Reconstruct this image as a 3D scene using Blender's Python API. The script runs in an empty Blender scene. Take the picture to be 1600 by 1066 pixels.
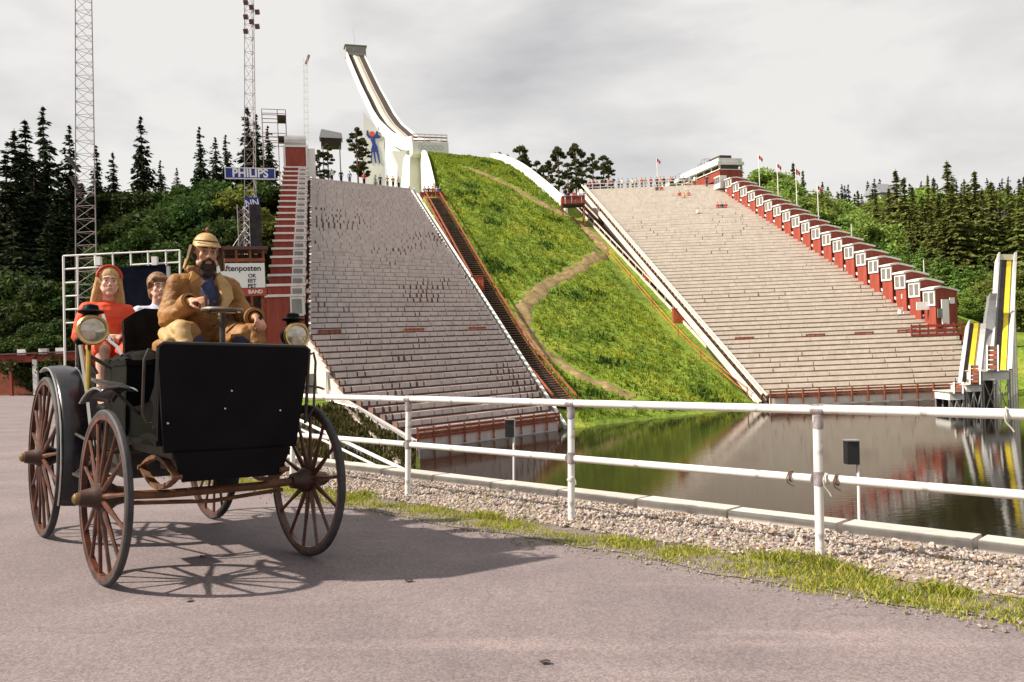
import bpy, math, random
import numpy as np
from mathutils import Matrix, Vector
random.seed(7)
RNG = np.random.default_rng(11)
V = Vector
scene = bpy.context.scene
COL = scene.collection
# ------------------------------------------------------------------ camera
F = 1280.0                      # focal length in photograph pixels
ROLL = 0.040                    # camera roll
CAMP = V((0, 0, 1.25))
cr, sr = math.cos(ROLL), math.sin(ROLL)
cam_rot = Matrix(((cr, sr, 0), (0, 0, -1), (-sr, cr, 0)))          # columns right, up, back
cd = bpy.data.cameras.new('camera'); cam = bpy.data.objects.new('camera', cd); COL.objects.link(cam)
cam.matrix_world = Matrix.Translation(CAMP) @ cam_rot.to_4x4()
cd.sensor_width = 36; cd.lens = F / 1600 * 36; cd.clip_end = 3000; cd.clip_start = .05
scene.camera = cam
# the road beside the pool slopes gently: a tilted frame for everything standing on it
PIT = math.atan(58 / F)
near_cam = Matrix(((1, 0, 0), (0, -math.sin(PIT), -math.cos(PIT)), (0, math.cos(PIT), -math.sin(PIT))))
NROT = cam_rot @ near_cam.transposed()
NEAR = Matrix.Translation(CAMP) @ NROT.to_4x4() @ Matrix.Translation(-CAMP)
# ------------------------------------------------------------------ world, sun, exposure
SUN_EL, SUN_AZ = math.radians(43), math.radians(-100)               # azimuth measured from +Y towards +X
w = bpy.data.worlds.new('World'); scene.world = w; w.use_nodes = True
nt = w.node_tree; nd = nt.nodes; lk = nt.links
for n in list(nd): nd.remove(n)
out = nd.new('ShaderNodeOutputWorld'); bg = nd.new('ShaderNodeBackground'); bg.inputs[1].default_value = 1.0
sky = nd.new('ShaderNodeTexSky'); sky.sky_type = 'NISHITA'; sky.sun_disc = False
sky.sun_elevation = SUN_EL; sky.sun_rotation = SUN_AZ
skm = nd.new('ShaderNodeMixRGB'); skm.blend_type = 'MULTIPLY'; skm.inputs[0].default_value = 1; skm.inputs[2].default_value = (.065, .065, .065, 1)
tc = nd.new('ShaderNodeTexCoord'); mp = nd.new('ShaderNodeMapping')
mp.inputs['Location'].default_value = (2.15, .4, .30); mp.inputs['Scale'].default_value = (1.0, 1.0, 2.4)
n1 = nd.new('ShaderNodeTexNoise'); n1.inputs['Scale'].default_value = 1.9; n1.inputs['Detail'].default_value = 6; n1.inputs['Roughness'].default_value = .52
n1.inputs['Distortion'].default_value = .3
rp = nd.new('ShaderNodeValToRGB'); e = rp.color_ramp.elements
e[0].position = .365; e[0].color = (.315, .31, .316, 1); e[1].position = .55; e[1].color = (.50, .487, .468, 1)
mx = nd.new('ShaderNodeMixRGB'); mx.inputs[0].default_value = .93
lk.new(tc.outputs['Generated'], mp.inputs[0]); lk.new(mp.outputs[0], n1.inputs['Vector']); lk.new(n1.outputs['Fac'], rp.inputs[0])
lk.new(sky.outputs[0], skm.inputs[1]); lk.new(skm.outputs[0], mx.inputs[1]); lk.new(rp.outputs[0], mx.inputs[2])
lk.new(mx.outputs[0], bg.inputs[0]); lk.new(bg.outputs[0], out.inputs[0])
sd = bpy.data.lights.new('sun', 'SUN'); sd.energy = 5.0; sd.angle = math.radians(1.0); sd.color = (1, .915, .78)
sun = bpy.data.objects.new('sun', sd); COL.objects.link(sun)
sdir = V((math.sin(SUN_AZ) * math.cos(SUN_EL), math.cos(SUN_AZ) * math.cos(SUN_EL), math.sin(SUN_EL)))
sun.rotation_euler = sdir.to_track_quat('Z', 'Y').to_euler(); sun.location = sdir * 60
vs = scene.view_settings; vs.view_transform = 'Standard'; vs.look = 'None'; vs.gamma = 1; vs.exposure = .85
# ------------------------------------------------------------------ helpers
def ray(px, py):
    dx, dy = px - 800, py - 533
    return V(((cr * dx - sr * dy) / F, 1, -(sr * dx + cr * dy) / F))
def far(px, py, Y): return CAMP + ray(px, py) * Y
def link(o): COL.objects.link(o); return o
def tag(o, label=None, cat=None, group=None, kind=None):
    if label: o['label'] = label
    if cat: o['category'] = cat
    if group: o['group'] = group
    if kind: o['kind'] = kind
    return o
def empty(name, M=None, label=None, cat=None, group=None):
    o = bpy.data.objects.new(name, None); o.empty_display_size = .1; link(o)
    if M is not None: o.matrix_world = M
    return tag(o, label, cat, group)
def basis(d):
    d = V(d).normalized(); a = V((0, 0, 1)) if abs(d.z) < .95 else V((1, 0, 0))
    x = d.cross(a).normalized(); return x, x.cross(d).normalized(), d   # x side, y up-ish
class MB:
    def __init__(s): s.v = []; s.f = []
    def add(s, vs, fs):
        b = len(s.v); s.v += [tuple(p) for p in vs]; s.f += [tuple(i + b for i in f) for f in fs]; return s
    def box(s, c, size, M=None):
        x, y, z = [a / 2 for a in size]; c = V(c)
        p = [V((i * x, j * y, k * z)) for i in (-1, 1) for j in (-1, 1) for k in (-1, 1)]
        p = [((M @ q) if M is not None else q) + c for q in p]
        return s.add(p, [(0, 1, 3, 2), (4, 6, 7, 5), (0, 4, 5, 1), (2, 3, 7, 6), (0, 2, 6, 4), (1, 5, 7, 3)])
    def bar(s, p0, p1, wd, ht):                       # rectangular beam between two points
        p0, p1 = V(p0), V(p1); x, y, d = basis(p1 - p0); q = []
        for p in (p0, p1): q += [p - x * wd / 2 - y * ht / 2, p + x * wd / 2 - y * ht / 2, p + x * wd / 2 + y * ht / 2, p - x * wd / 2 + y * ht / 2]
        return s.add(q, [(0, 1, 2, 3), (7, 6, 5, 4), (0, 4, 5, 1), (1, 5, 6, 2), (2, 6, 7, 3), (3, 7, 4, 0)])
    def tube(s, pts, r, n=8, cap=True):
        pts = [V(p) for p in pts]; m = len(pts)
        rs = r if isinstance(r, (list, tuple)) else [r] * m
        vs = []; fs = []; px_ = None
        for i, p in enumerate(pts):
            d = (pts[min(i + 1, m - 1)] - pts[max(i - 1, 0)]).normalized()
            if px_ is None: px_ = basis(d)[0]
            x = (px_ - d * px_.dot(d)).normalized(); px_ = x; y = d.cross(x)
            vs += [p + (x * math.cos(2 * math.pi * k / n) + y * math.sin(2 * math.pi * k / n)) * rs[i] for k in range(n)]
        for i in range(m - 1):
            for k in range(n): fs.append((i * n + k, i * n + (k + 1) % n, (i + 1) * n + (k + 1) % n, (i + 1) * n + k))
        if cap: fs += [tuple(range(n))[::-1], tuple(range((m - 1) * n, m * n))]
        return s.add(vs, fs)
    def lathe(s, c, axis, prof, n=20, close=False):   # prof: (radius, along axis)
        c = V(c); x, y, d = basis(axis); vs = []; fs = []; m = len(prof)
        for r, h in prof: vs += [c + d * h + (x * math.cos(2 * math.pi * k / n) + y * math.sin(2 * math.pi * k / n)) * r for k in range(n)]
        for i in range(m if close else m - 1):
            for k in range(n):
                j = (i + 1) % m; fs.append((i * n + k, i * n + (k + 1) % n, j * n + (k + 1) % n, j * n + k))
        return s.add(vs, fs)
    def ell(s, c, r, R=None, nu=14, nv=9):
        c = V(c); r = V(r if isinstance(r, (tuple, list)) else (r, r, r)); vs = []; fs = []
        for i in range(nv + 1):
            t = math.pi * i / nv
            for k in range(nu):
                a = 2 * math.pi * k / nu; q = V((math.sin(t) * math.cos(a) * r.x, math.sin(t) * math.sin(a) * r.y, math.cos(t) * r.z))
                vs.append(c + ((R @ q) if R is not None else q))
        for i in range(nv):
            for k in range(nu): fs.append((i * nu + k, (i + 1) * nu + k, (i + 1) * nu + (k + 1) % nu, i * nu + (k + 1) % nu))
        return s.add(vs, fs)
    def cap(s, p0, p1, r0, r1, n=12):                 # tapered capsule
        p0, p1 = V(p0), V(p1); L = (p1 - p0).length; d = (p1 - p0).normalized(); pts = []; rs = []
        for a in (80, 60, 35): t = math.radians(a); pts.append(p0 - d * r0 * math.sin(t)); rs.append(r0 * math.cos(t))
        pts.append(p0); rs.append(r0); pts.append(p1); rs.append(r1)
        for a in (35, 60, 80): t = math.radians(a); pts.append(p1 + d * r1 * math.sin(t)); rs.append(r1 * math.cos(t))
        return s.tube(pts, rs, n)
    def prism(s, poly, ext):                          # polygon (3-D points) pushed along ext
        n = len(poly); a = [V(p) for p in poly]; b = [p + V(ext) for p in a]
        return s.add(a + b, [tuple(range(n))[::-1], tuple(range(n, 2 * n))] + [(i, (i + 1) % n, n + (i + 1) % n, n + i) for i in range(n)])
    def quad(s, a, b, c, d): return s.add([a, b, c, d], [(0, 1, 2, 3)])
    def mesh(s, name, mt, smooth=False):
        me = bpy.data.meshes.new(name); me.from_pydata(s.v, [], s.f)
        import bmesh
        bm = bmesh.new(); bm.from_mesh(me); bmesh.ops.recalc_face_normals(bm, faces=bm.faces); bm.to_mesh(me); bm.free()
        if mt: me.materials.append(mt)
        if smooth: smooth_mesh(me)
        return me
    def build(s, name, mt, parent=None, M=None, smooth=False, label=None, cat=None, group=None, kind=None):
        o = bpy.data.objects.new(name, s.mesh(name, mt, smooth)); link(o)
        if parent: o.parent = parent
        if M is not None:
            if parent: o.matrix_local = M
            else: o.matrix_world = M
        return tag(o, label, cat, group, kind)
def smooth_mesh(me, ang=40):
    me.polygons.foreach_set('use_smooth', [True] * len(me.polygons))
    try: me.set_sharp_from_angle(angle=math.radians(ang))
    except Exception: pass
def quads_mesh(name, Q, mt):                          # Q: numpy (N,4,3)
    N = len(Q); me = bpy.data.meshes.new(name); me.vertices.add(N * 4); me.loops.add(N * 4); me.polygons.add(N)
    me.vertices.foreach_set('co', Q.astype(np.float32).ravel())
    me.loops.foreach_set('vertex_index', np.arange(N * 4, dtype=np.int32))
    me.polygons.foreach_set('loop_start', np.arange(0, N * 4, 4, dtype=np.int32))
    try: me.polygons.foreach_set('loop_total', np.full(N, 4, dtype=np.int32))
    except Exception: pass
    me.update(calc_edges=True); me.materials.append(mt); return me
def copy_tree(o, parent=None):
    c = o.copy(); link(c)
    if parent is not None: c.parent = parent
    for ch in list(o.children): copy_tree(ch, c)
    return c
# ------------------------------------------------------------------ materials
MATS = {}
def mat(name, col, col2=None, scale=6, rough=.7, metal=0, bump=0, bscale=None, lo=.35, hi=.65, spec=.4, detail=5, stretch=None, rand=0, transl=0, emit=None):
    if name in MATS: return MATS[name]
    m = bpy.data.materials.new(name); m.use_nodes = True; t = m.node_tree; n = t.nodes; l = t.links
    b = n['Principled BSDF']; b.inputs['Roughness'].default_value = rough; b.inputs['Metallic'].default_value = metal
    b.inputs['Specular IOR Level'].default_value = spec
    b.inputs['Base Color'].default_value = (*col, 1)
    if emit: b.inputs['Emission Color'].default_value = (*emit, 1)
    src = None
    if col2 or bump:
        c = n.new('ShaderNodeTexCoord'); mpn = n.new('ShaderNodeMapping')
        if stretch: mpn.inputs['Scale'].default_value = stretch
        l.new(c.outputs['Object'], mpn.inputs[0])
        nz = n.new('ShaderNodeTexNoise'); nz.inputs['Scale'].default_value = scale; nz.inputs['Detail'].default_value = detail; nz.inputs['Roughness'].default_value = .6
        l.new(mpn.outputs[0], nz.inputs['Vector'])
    if col2:
        r = n.new('ShaderNodeValToRGB'); el = r.color_ramp.elements
        el[0].position = lo; el[0].color = (*col, 1); el[1].position = hi; el[1].color = (*col2, 1)
        l.new(nz.outputs['Fac'], r.inputs[0]); src = r.outputs[0]
    if rand:
        oi = n.new('ShaderNodeObjectInfo'); hs = n.new('ShaderNodeHueSaturation'); mr = n.new('ShaderNodeMapRange')
        mr.inputs['To Min'].default_value = 1 - rand; mr.inputs['To Max'].default_value = 1 + rand
        l.new(oi.outputs['Random'], mr.inputs['Value']); l.new(mr.outputs[0], hs.inputs['Value'])
        mr2 = n.new('ShaderNodeMapRange'); mr2.inputs['To Min'].default_value = .5 - rand * .06; mr2.inputs['To Max'].default_value = .5 + rand * .06
        l.new(oi.outputs['Random'], mr2.inputs['Value']); l.new(mr2.outputs[0], hs.inputs['Hue'])
        if src: l.new(src, hs.inputs['Color'])
        else: hs.inputs['Color'].default_value = (*col, 1)
        src = hs.outputs[0]
    if src: l.new(src, b.inputs['Base Color'])
    if bump:
        bz = nz
        if bscale:
            bz = n.new('ShaderNodeTexNoise'); bz.inputs['Scale'].default_value = bscale; bz.inputs['Detail'].default_value = 4; l.new(mpn.outputs[0], bz.inputs['Vector'])
        bp = n.new('ShaderNodeBump'); bp.inputs['Strength'].default_value = min(1, bump); bp.inputs['Distance'].default_value = .02 * bump
        l.new(bz.outputs['Fac'], bp.inputs['Height']); l.new(bp.outputs[0], b.inputs['Normal'])
    if transl:
        tr = n.new('ShaderNodeBsdfTranslucent'); ms = n.new('ShaderNodeMixShader'); ms.inputs[0].default_value = transl
        if src: l.new(src, tr.inputs[0])
        else: tr.inputs[0].default_value = (*col, 1)
        l.new(b.outputs[0], ms.inputs[1]); l.new(tr.outputs[0], ms.inputs[2]); l.new(ms.outputs[0], n['Material Output'].inputs[0])
    MATS[name] = m; return m
white_paint = mat('white_paint', (.62, .61, .60), (.78, .77, .75), 3, .45, bump=.05, bscale=60)
far_white = mat('far_white', (.50, .485, .46), (.68, .665, .64), .9, .65, lo=.28, hi=.5, detail=8, stretch=(1, 1, .4))
red_wood = mat('red_wood', (.20, .032, .02), (.29, .055, .034), 2.5, .7, stretch=(1, 1, .2))
rust_wood = mat('rust_wood', (.19, .05, .025), (.30, .085, .04), 3, .75)
orange_rope = mat('orange_rope', (.55, .12, .03), rough=.7)
dark_void = mat('dark_timber', (.025, .018, .014), (.05, .032, .022), 4, .8)
grey_metal = mat('galvanised_metal', (.30, .29, .29), (.42, .41, .41), 8, .45, metal=.6)
glass_far = mat('window_glass', (.12, .115, .115), (.22, .21, .2), 1, .12, spec=.8)
blue_sign = mat('blue_sign', (.012, .03, .24), rough=.5)
sign_white = mat('sign_white', (.8, .8, .79), rough=.5)
black_paint = mat('black_print', (.01, .01, .01), rough=.5)
# ------------------------------------------------------------------ terrain
WZ = -5.35
nrm = NROT @ V((0, 0, 1)); npt = NEAR @ V((0, 0, 0))
def zn(X, Y): return npt.z - (nrm.x * (X - npt.x) + nrm.y * (Y - npt.y)) / nrm.z
def sm(a, b, x): t = max(0., min(1., (x - a) / (b - a))); return t * t * (3 - 2 * t)
def itp(pts, y): return float(np.interp(y, [p[0] for p in pts], [p[1] for p in pts]))
LLp = [(51, -6.2), (53.6, -11), (60.5, -15), (100.7, -24), (150, -32)]
LRp = [(59.5, 3.1), (106, -11.7), (112, -9.8), (150, -15.2), (175, -18)]
RLp = [(72, 22.3), (118, 8.6), (147, -1.6), (175, -9)]
RRp = [(72, 45), (85, 44), (122, 33), (160, 27)]
PV = [(-12, -9.5), (0, WZ), (15, -.2), (30, 7.2), (45, 15.0), (60, 22.6), (75, 29.2), (88, 33.4), (95, 34.8), (105, 35.7), (120, 36), (400, 36)]
PVx = np.linspace(-12, 200, 107); PVy = np.interp(PVx, [a for a, b in PV], [b for a, b in PV])
for _ in range(6): PVy[1:-1] = (PVy[:-2] + 2 * PVy[1:-1] + PVy[2:]) / 4
def hill(X, Y): return float(np.interp(Y - (59.5 + .65 * (X - 3.1)), PVx, PVy))
def T(X, Y):
    q = (X - 3.09) * -.65 + (Y - 59.5) * .76
    bank = min(max(-9.5, WZ + .6 * (-.12 * Y - X)), zn(X, Y) - .3)
    lf = zn(X, min(Y, 70)) - .3 + .47 * max(0, min(Y, 114) - 70) + .05 * max(0, min(Y, 300) - 114) + .04 * max(0, -30 - X) * sm(70, 110, Y)
    if Y < 70: lf = min(lf, bank)
    mid = max(-9.5, min(WZ + .55 * q - 1.4, 21.2 + .03 * max(0, Y - 105))) if q > 0 else bank
    w1 = sm(itp(LLp, Y) - (3 if Y > 66 else .6), itp(LLp, Y), X) if Y > 51 else 1.0
    if Y <= 51: mid = bank
    z = lf * (1 - w1) + mid * w1
    xl = itp(LRp, Y); w2 = sm(xl - .2, xl + .9, X); z = z * (1 - w2) + hill(X, Y) * w2
    rst = max(-9.5, min(WZ + .55 * (Y - 72) - 1.4, 22.2 + .03 * max(0, Y - 123)))
    xr = itp(RLp, Y); w3 = sm(xr - .9, xr + .2, X); z = z * (1 - w3) + rst * w3
    rf = -3 + .17 * max(0, min(Y, 260) - 75)
    if Y < 80 and X < 52: rf = -9.5 if Y < 70 else rf
    rr = itp(RRp, Y); w4 = sm(rr + 1, rr + 16, X); z = z * (1 - w4) + rf * w4
    return z
def hit(px, py, y0=12., y1=300., fn=T):
    r = ray(px, py); Y = y0
    while Y < y1:
        p = CAMP + r * Y
        if p.z <= fn(p.x, p.y): 
            a, b = Y - .5, Y
            for _ in range(12):
                m_ = (a + b) / 2; p = CAMP + r * m_
                if p.z <= fn(p.x, p.y): b = m_
                else: a = m_
            return p
        Y += .5
    return CAMP + r * y1
def ground_mat():
    m = bpy.data.materials.new('hillside_grass'); m.use_nodes = True; t = m.node_tree; n = t.nodes; l = t.links; b = n['Principled BSDF']
    b.inputs['Roughness'].default_value = .95; b.inputs['Specular IOR Level'].default_value = .1
    c = n.new('ShaderNodeTexCoord')
    a = n.new('ShaderNodeTexNoise'); a.inputs['Scale'].default_value = .22; a.inputs['Detail'].default_value = 7; a.inputs['Roughness'].default_value = .65
    d = n.new('ShaderNodeTexNoise'); d.inputs['Scale'].default_value = 2.2; d.inputs['Detail'].default_value = 6
    l.new(c.outputs['Object'], a.inputs['Vector']); l.new(c.outputs['Object'], d.inputs['Vector'])
    r = n.new('ShaderNodeValToRGB'); el = r.color_ramp.elements; el[0].position = .33; el[0].color = (.085, .125, .02, 1); el[1].position = .68; el[1].color = (.24, .245, .04, 1)
    k = el.new(.5); k.color = (.15, .215, .028, 1)
    l.new(a.outputs['Fac'], r.inputs[0])
    mxx = n.new('ShaderNodeMixRGB'); mxx.blend_type = 'OVERLAY'; mxx.inputs[0].default_value = .6
    l.new(r.outputs[0], mxx.inputs[1]); l.new(d.outputs['Fac'], mxx.inputs[2]); l.new(mxx.outputs[0], b.inputs['Base Color'])
    bp = n.new('ShaderNodeBump'); bp.inputs['Strength'].default_value = .8; bp.inputs['Distance'].default_value = .25
    l.new(d.outputs['Fac'], bp.inputs['Height']); l.new(bp.outputs[0], b.inputs['Normal'])
    return m
GRASS = ground_mat()
xs = np.concatenate([np.linspace(-700, -110, 14), np.linspace(-100, -36, 33), np.linspace(-34, 52, 108), np.linspace(55, 150, 38), np.linspace(170, 800, 14)])
ys = np.concatenate([np.linspace(2, 38, 25), np.linspace(39.5, 160, 151), np.linspace(164, 280, 30), np.linspace(300, 1200, 12)])
def Tn(X, Y):
    k_ = 1 if Y > 60 or X > -12 else .3
    return T(X, Y) + k_ * .10 * math.sin(X * 1.7 + Y * .6) * math.sin(Y * 1.3 - X * .4) + k_ * .07 * math.sin(3.1 * X + 1.1 * Y)
tv = [(x, y, Tn(x, y)) for y in ys for x in xs]; nx = len(xs)
# leave out the part of the sheet that lies under the road beside the pool
u_, n_ = V((.737, -.676, 0)), V((.676, .737, 0)); F0 = V((.52, 7.24, 0))
def under_road(x, y): 
    if y > 30 + .0 * x: return False
    return (V((x, y, 0)) - F0).dot(n_) < .5
tf = []
for j in range(len(ys) - 1):
    for i in range(nx - 1):
        if under_road(xs[i + 1], ys[j + 1]) : continue
        tf.append((j * nx + i, j * nx + i + 1, (j + 1) * nx + i + 1, (j + 1) * nx + i))
tm = bpy.data.meshes.new('terrain'); tm.from_pydata(tv, [], tf); tm.materials.append(GRASS); tm.polygons.foreach_set('use_smooth', [True] * len(tm.polygons))
tag(link(bpy.data.objects.new('terrain', tm)), 'grassy ski landing hill and wooded slopes around the pool', kind='structure')
# ------------------------------------------------------------------ water
def water_mat():
    m = bpy.data.materials.new('pool_water'); m.use_nodes = True; t = m.node_tree; n = t.nodes; l = t.links; b = n['Principled BSDF']
    b.inputs['Base Color'].default_value = (.012, .009, .006, 1); b.inputs['Roughness'].default_value = .04; b.inputs['IOR'].default_value = 1.33
    b.inputs['Specular IOR Level'].default_value = .32
    c = n.new('ShaderNodeTexCoord'); mp_ = n.new('ShaderNodeMapping'); mp_.inputs['Scale'].default_value = (.9, 2.2, 1)
    a = n.new('ShaderNodeTexNoise'); a.inputs['Scale'].default_value = 2.2; a.inputs['Detail'].default_value = 5
    l.new(c.outputs['Object'], mp_.inputs[0]); l.new(mp_.outputs[0], a.inputs['Vector'])
    bp = n.new('ShaderNodeBump'); bp.inputs['Strength'].default_value = .16; bp.inputs['Distance'].default_value = .02
    l.new(a.outputs['Fac'], bp.inputs['Height']); l.new(bp.outputs[0], b.inputs['Normal']); return m
MB().quad((-16, 2, WZ), (90, 2, WZ), (90, 78, WZ), (-16, 78, WZ)).build('water', water_mat(), kind='structure', label='still dark pool water below the grandstands')
# ------------------------------------------------------------------ dirt path up the landing hill
def drape_strip(name, pix, half, mt, lift=.06, fn=Tn, kind='structure', label=None, wob=.4):
    P = []
    for i in range(len(pix) - 1):
        a, b = pix[i], pix[i + 1]; m_ = 8
        for k in range(m_): t = k / m_; P.append(hit(a[0] + (b[0] - a[0]) * t, a[1] + (b[1] - a[1]) * t, 30))
    P.append(hit(*pix[-1], 30)); vs_ = []; fs_ = []; nc = 6
    for i, p in enumerate(P):
        d = P[min(i + 1, len(P) - 1)] - P[max(i - 1, 0)]; s = V((d.y, -d.x, 0)).normalized()
        h0 = half + random.uniform(-wob, wob); h1 = half + random.uniform(-wob, wob)
        for k in range(nc + 1):
            t = -h0 + (h0 + h1) * k / nc; x, y = p.x + s.x * t, p.y + s.y * t
            vs_.append((x, y, fn(x, y) + lift + (.02 if 0 < k < nc else -.14) + random.uniform(-.03, .03)))
    for i in range(len(P) - 1):
        for k in range(nc): a = i * (nc + 1) + k; fs_.append((a, a + 1, a + nc + 2, a + nc + 1))
    MB().add(vs_, fs_).build(name, mt, kind=kind, label=label, smooth=True)
    return P
dirt = mat('trodden_dirt', (.15, .105, .05), (.30, .22, .11), 1.2, .95, bump=.8, bscale=3, spec=.1)
PATH = drape_strip('dirt_path', [(730, 262), (790, 287), (850, 320), (900, 345), (930, 372), (944, 392), (915, 412), (870, 437), (832, 462), (816, 482), (818, 508), (838, 540), (868, 565), (910, 588), (955, 606), (990, 622)], .85, dirt, label='trodden dirt path zigzagging down the landing hill')
# tufts of grass and yellow flowers on the hill
def tuft_field(name, n, sampler, size, mt, label):
    Q = []
    for _ in range(n):
        x, y = sampler()
        if any(abs(x - p.x) + abs(y - p.y) < 1.35 for p in PATH[::2]): continue
        z = Tn(x, y); h = size * random.uniform(.5, 1.3); a = random.uniform(0, 6.28)
        for k in range(2):
            a += 1.4; c, s = math.cos(a), math.sin(a); wd = h * .35; lx, ly = random.uniform(-.4, .4) * h, random.uniform(-.4, .4) * h
            Q.append([(x - c * wd, y - s * wd, z - .1), (x + c * wd, y + s * wd, z - .1), (x + lx + c * wd * .3, y + ly + s * wd * .3, z + h), (x + lx - c * wd * .2, y + ly - s * wd * .2, z + h * .9)])
    tag(link(bpy.data.objects.new(name, quads_mesh(name, np.array(Q), mt))), label, kind='stuff')
def hill_pt():
    while True:
        y = random.uniform(60, 146); x = random.uniform(itp(LRp, y) + (2.6 if y < 108 else .5), itp(RLp, y) - (1.6 if y < 110 else .6))
        if Y_ok(x, y): return x, y
def Y_ok(x, y): return y > 60.2 + .65 * (x - 3.1)
tuft_a = mat('hill_grass_blades', (.13, .205, .026), (.27, .31, .036), .25, .9, lo=.4, hi=.62, spec=.1, transl=.5)
tuft_b = mat('yellow_flowering_weeds', (.30, .34, .02), (.52, .48, .03), .5, .9, spec=.1, transl=.4)
tuft_c = mat('dark_weeds', (.035, .08, .015), (.07, .12, .02), .5, .9, spec=.1, transl=.3)
tuft_field('hill_grass', 21000, hill_pt, .24, tuft_a, 'long green grass covering the landing hill')
blobs = [(random.gauss(0, 1), 0) for _ in range(3)]
FC = [hill_pt() for _ in range(70)]
def flower_pt():
    while True:
        c = random.choice(FC); x, y = random.gauss(c[0], 1.1), random.gauss(c[1], 1.1)
        if itp(LRp, y) + 2.6 < x < itp(RLp, y) - 3 and Y_ok(x, y): return x, y
tuft_field('yellow_weeds', 1500, flower_pt, .24, tuft_b, 'patches of yellow-green flowering weeds on the landing hill')
FC2 = [hill_pt() for _ in range(45)]
def weed_pt():
    while True:
        c = random.choice(FC2); x, y = random.gauss(c[0], .7), random.gauss(c[1], .5)
        if itp(LRp, y) + 2.6 < x < itp(RLp, y) - 3 and Y_ok(x, y): return x, y
tuft_field('dark_weeds', 1500, weed_pt, .36, tuft_c, 'dark green weed clumps on the landing hill')

def bank_pt():
    while True:
        y = random.uniform(16, 52); x = random.uniform(-16, -.12 * y - .2)
        if zn(x, y) - T(x, y) > .45 and not under_road(x, y): return x, y
tuft_field('bank_scrub', 5200, bank_pt, .3, mat('bank_scrub', (.035, .042, .012), (.11, .085, .035), .6, .9, spec=.1, transl=.25), 'rough brownish scrub on the bank behind the kerb')
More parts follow.
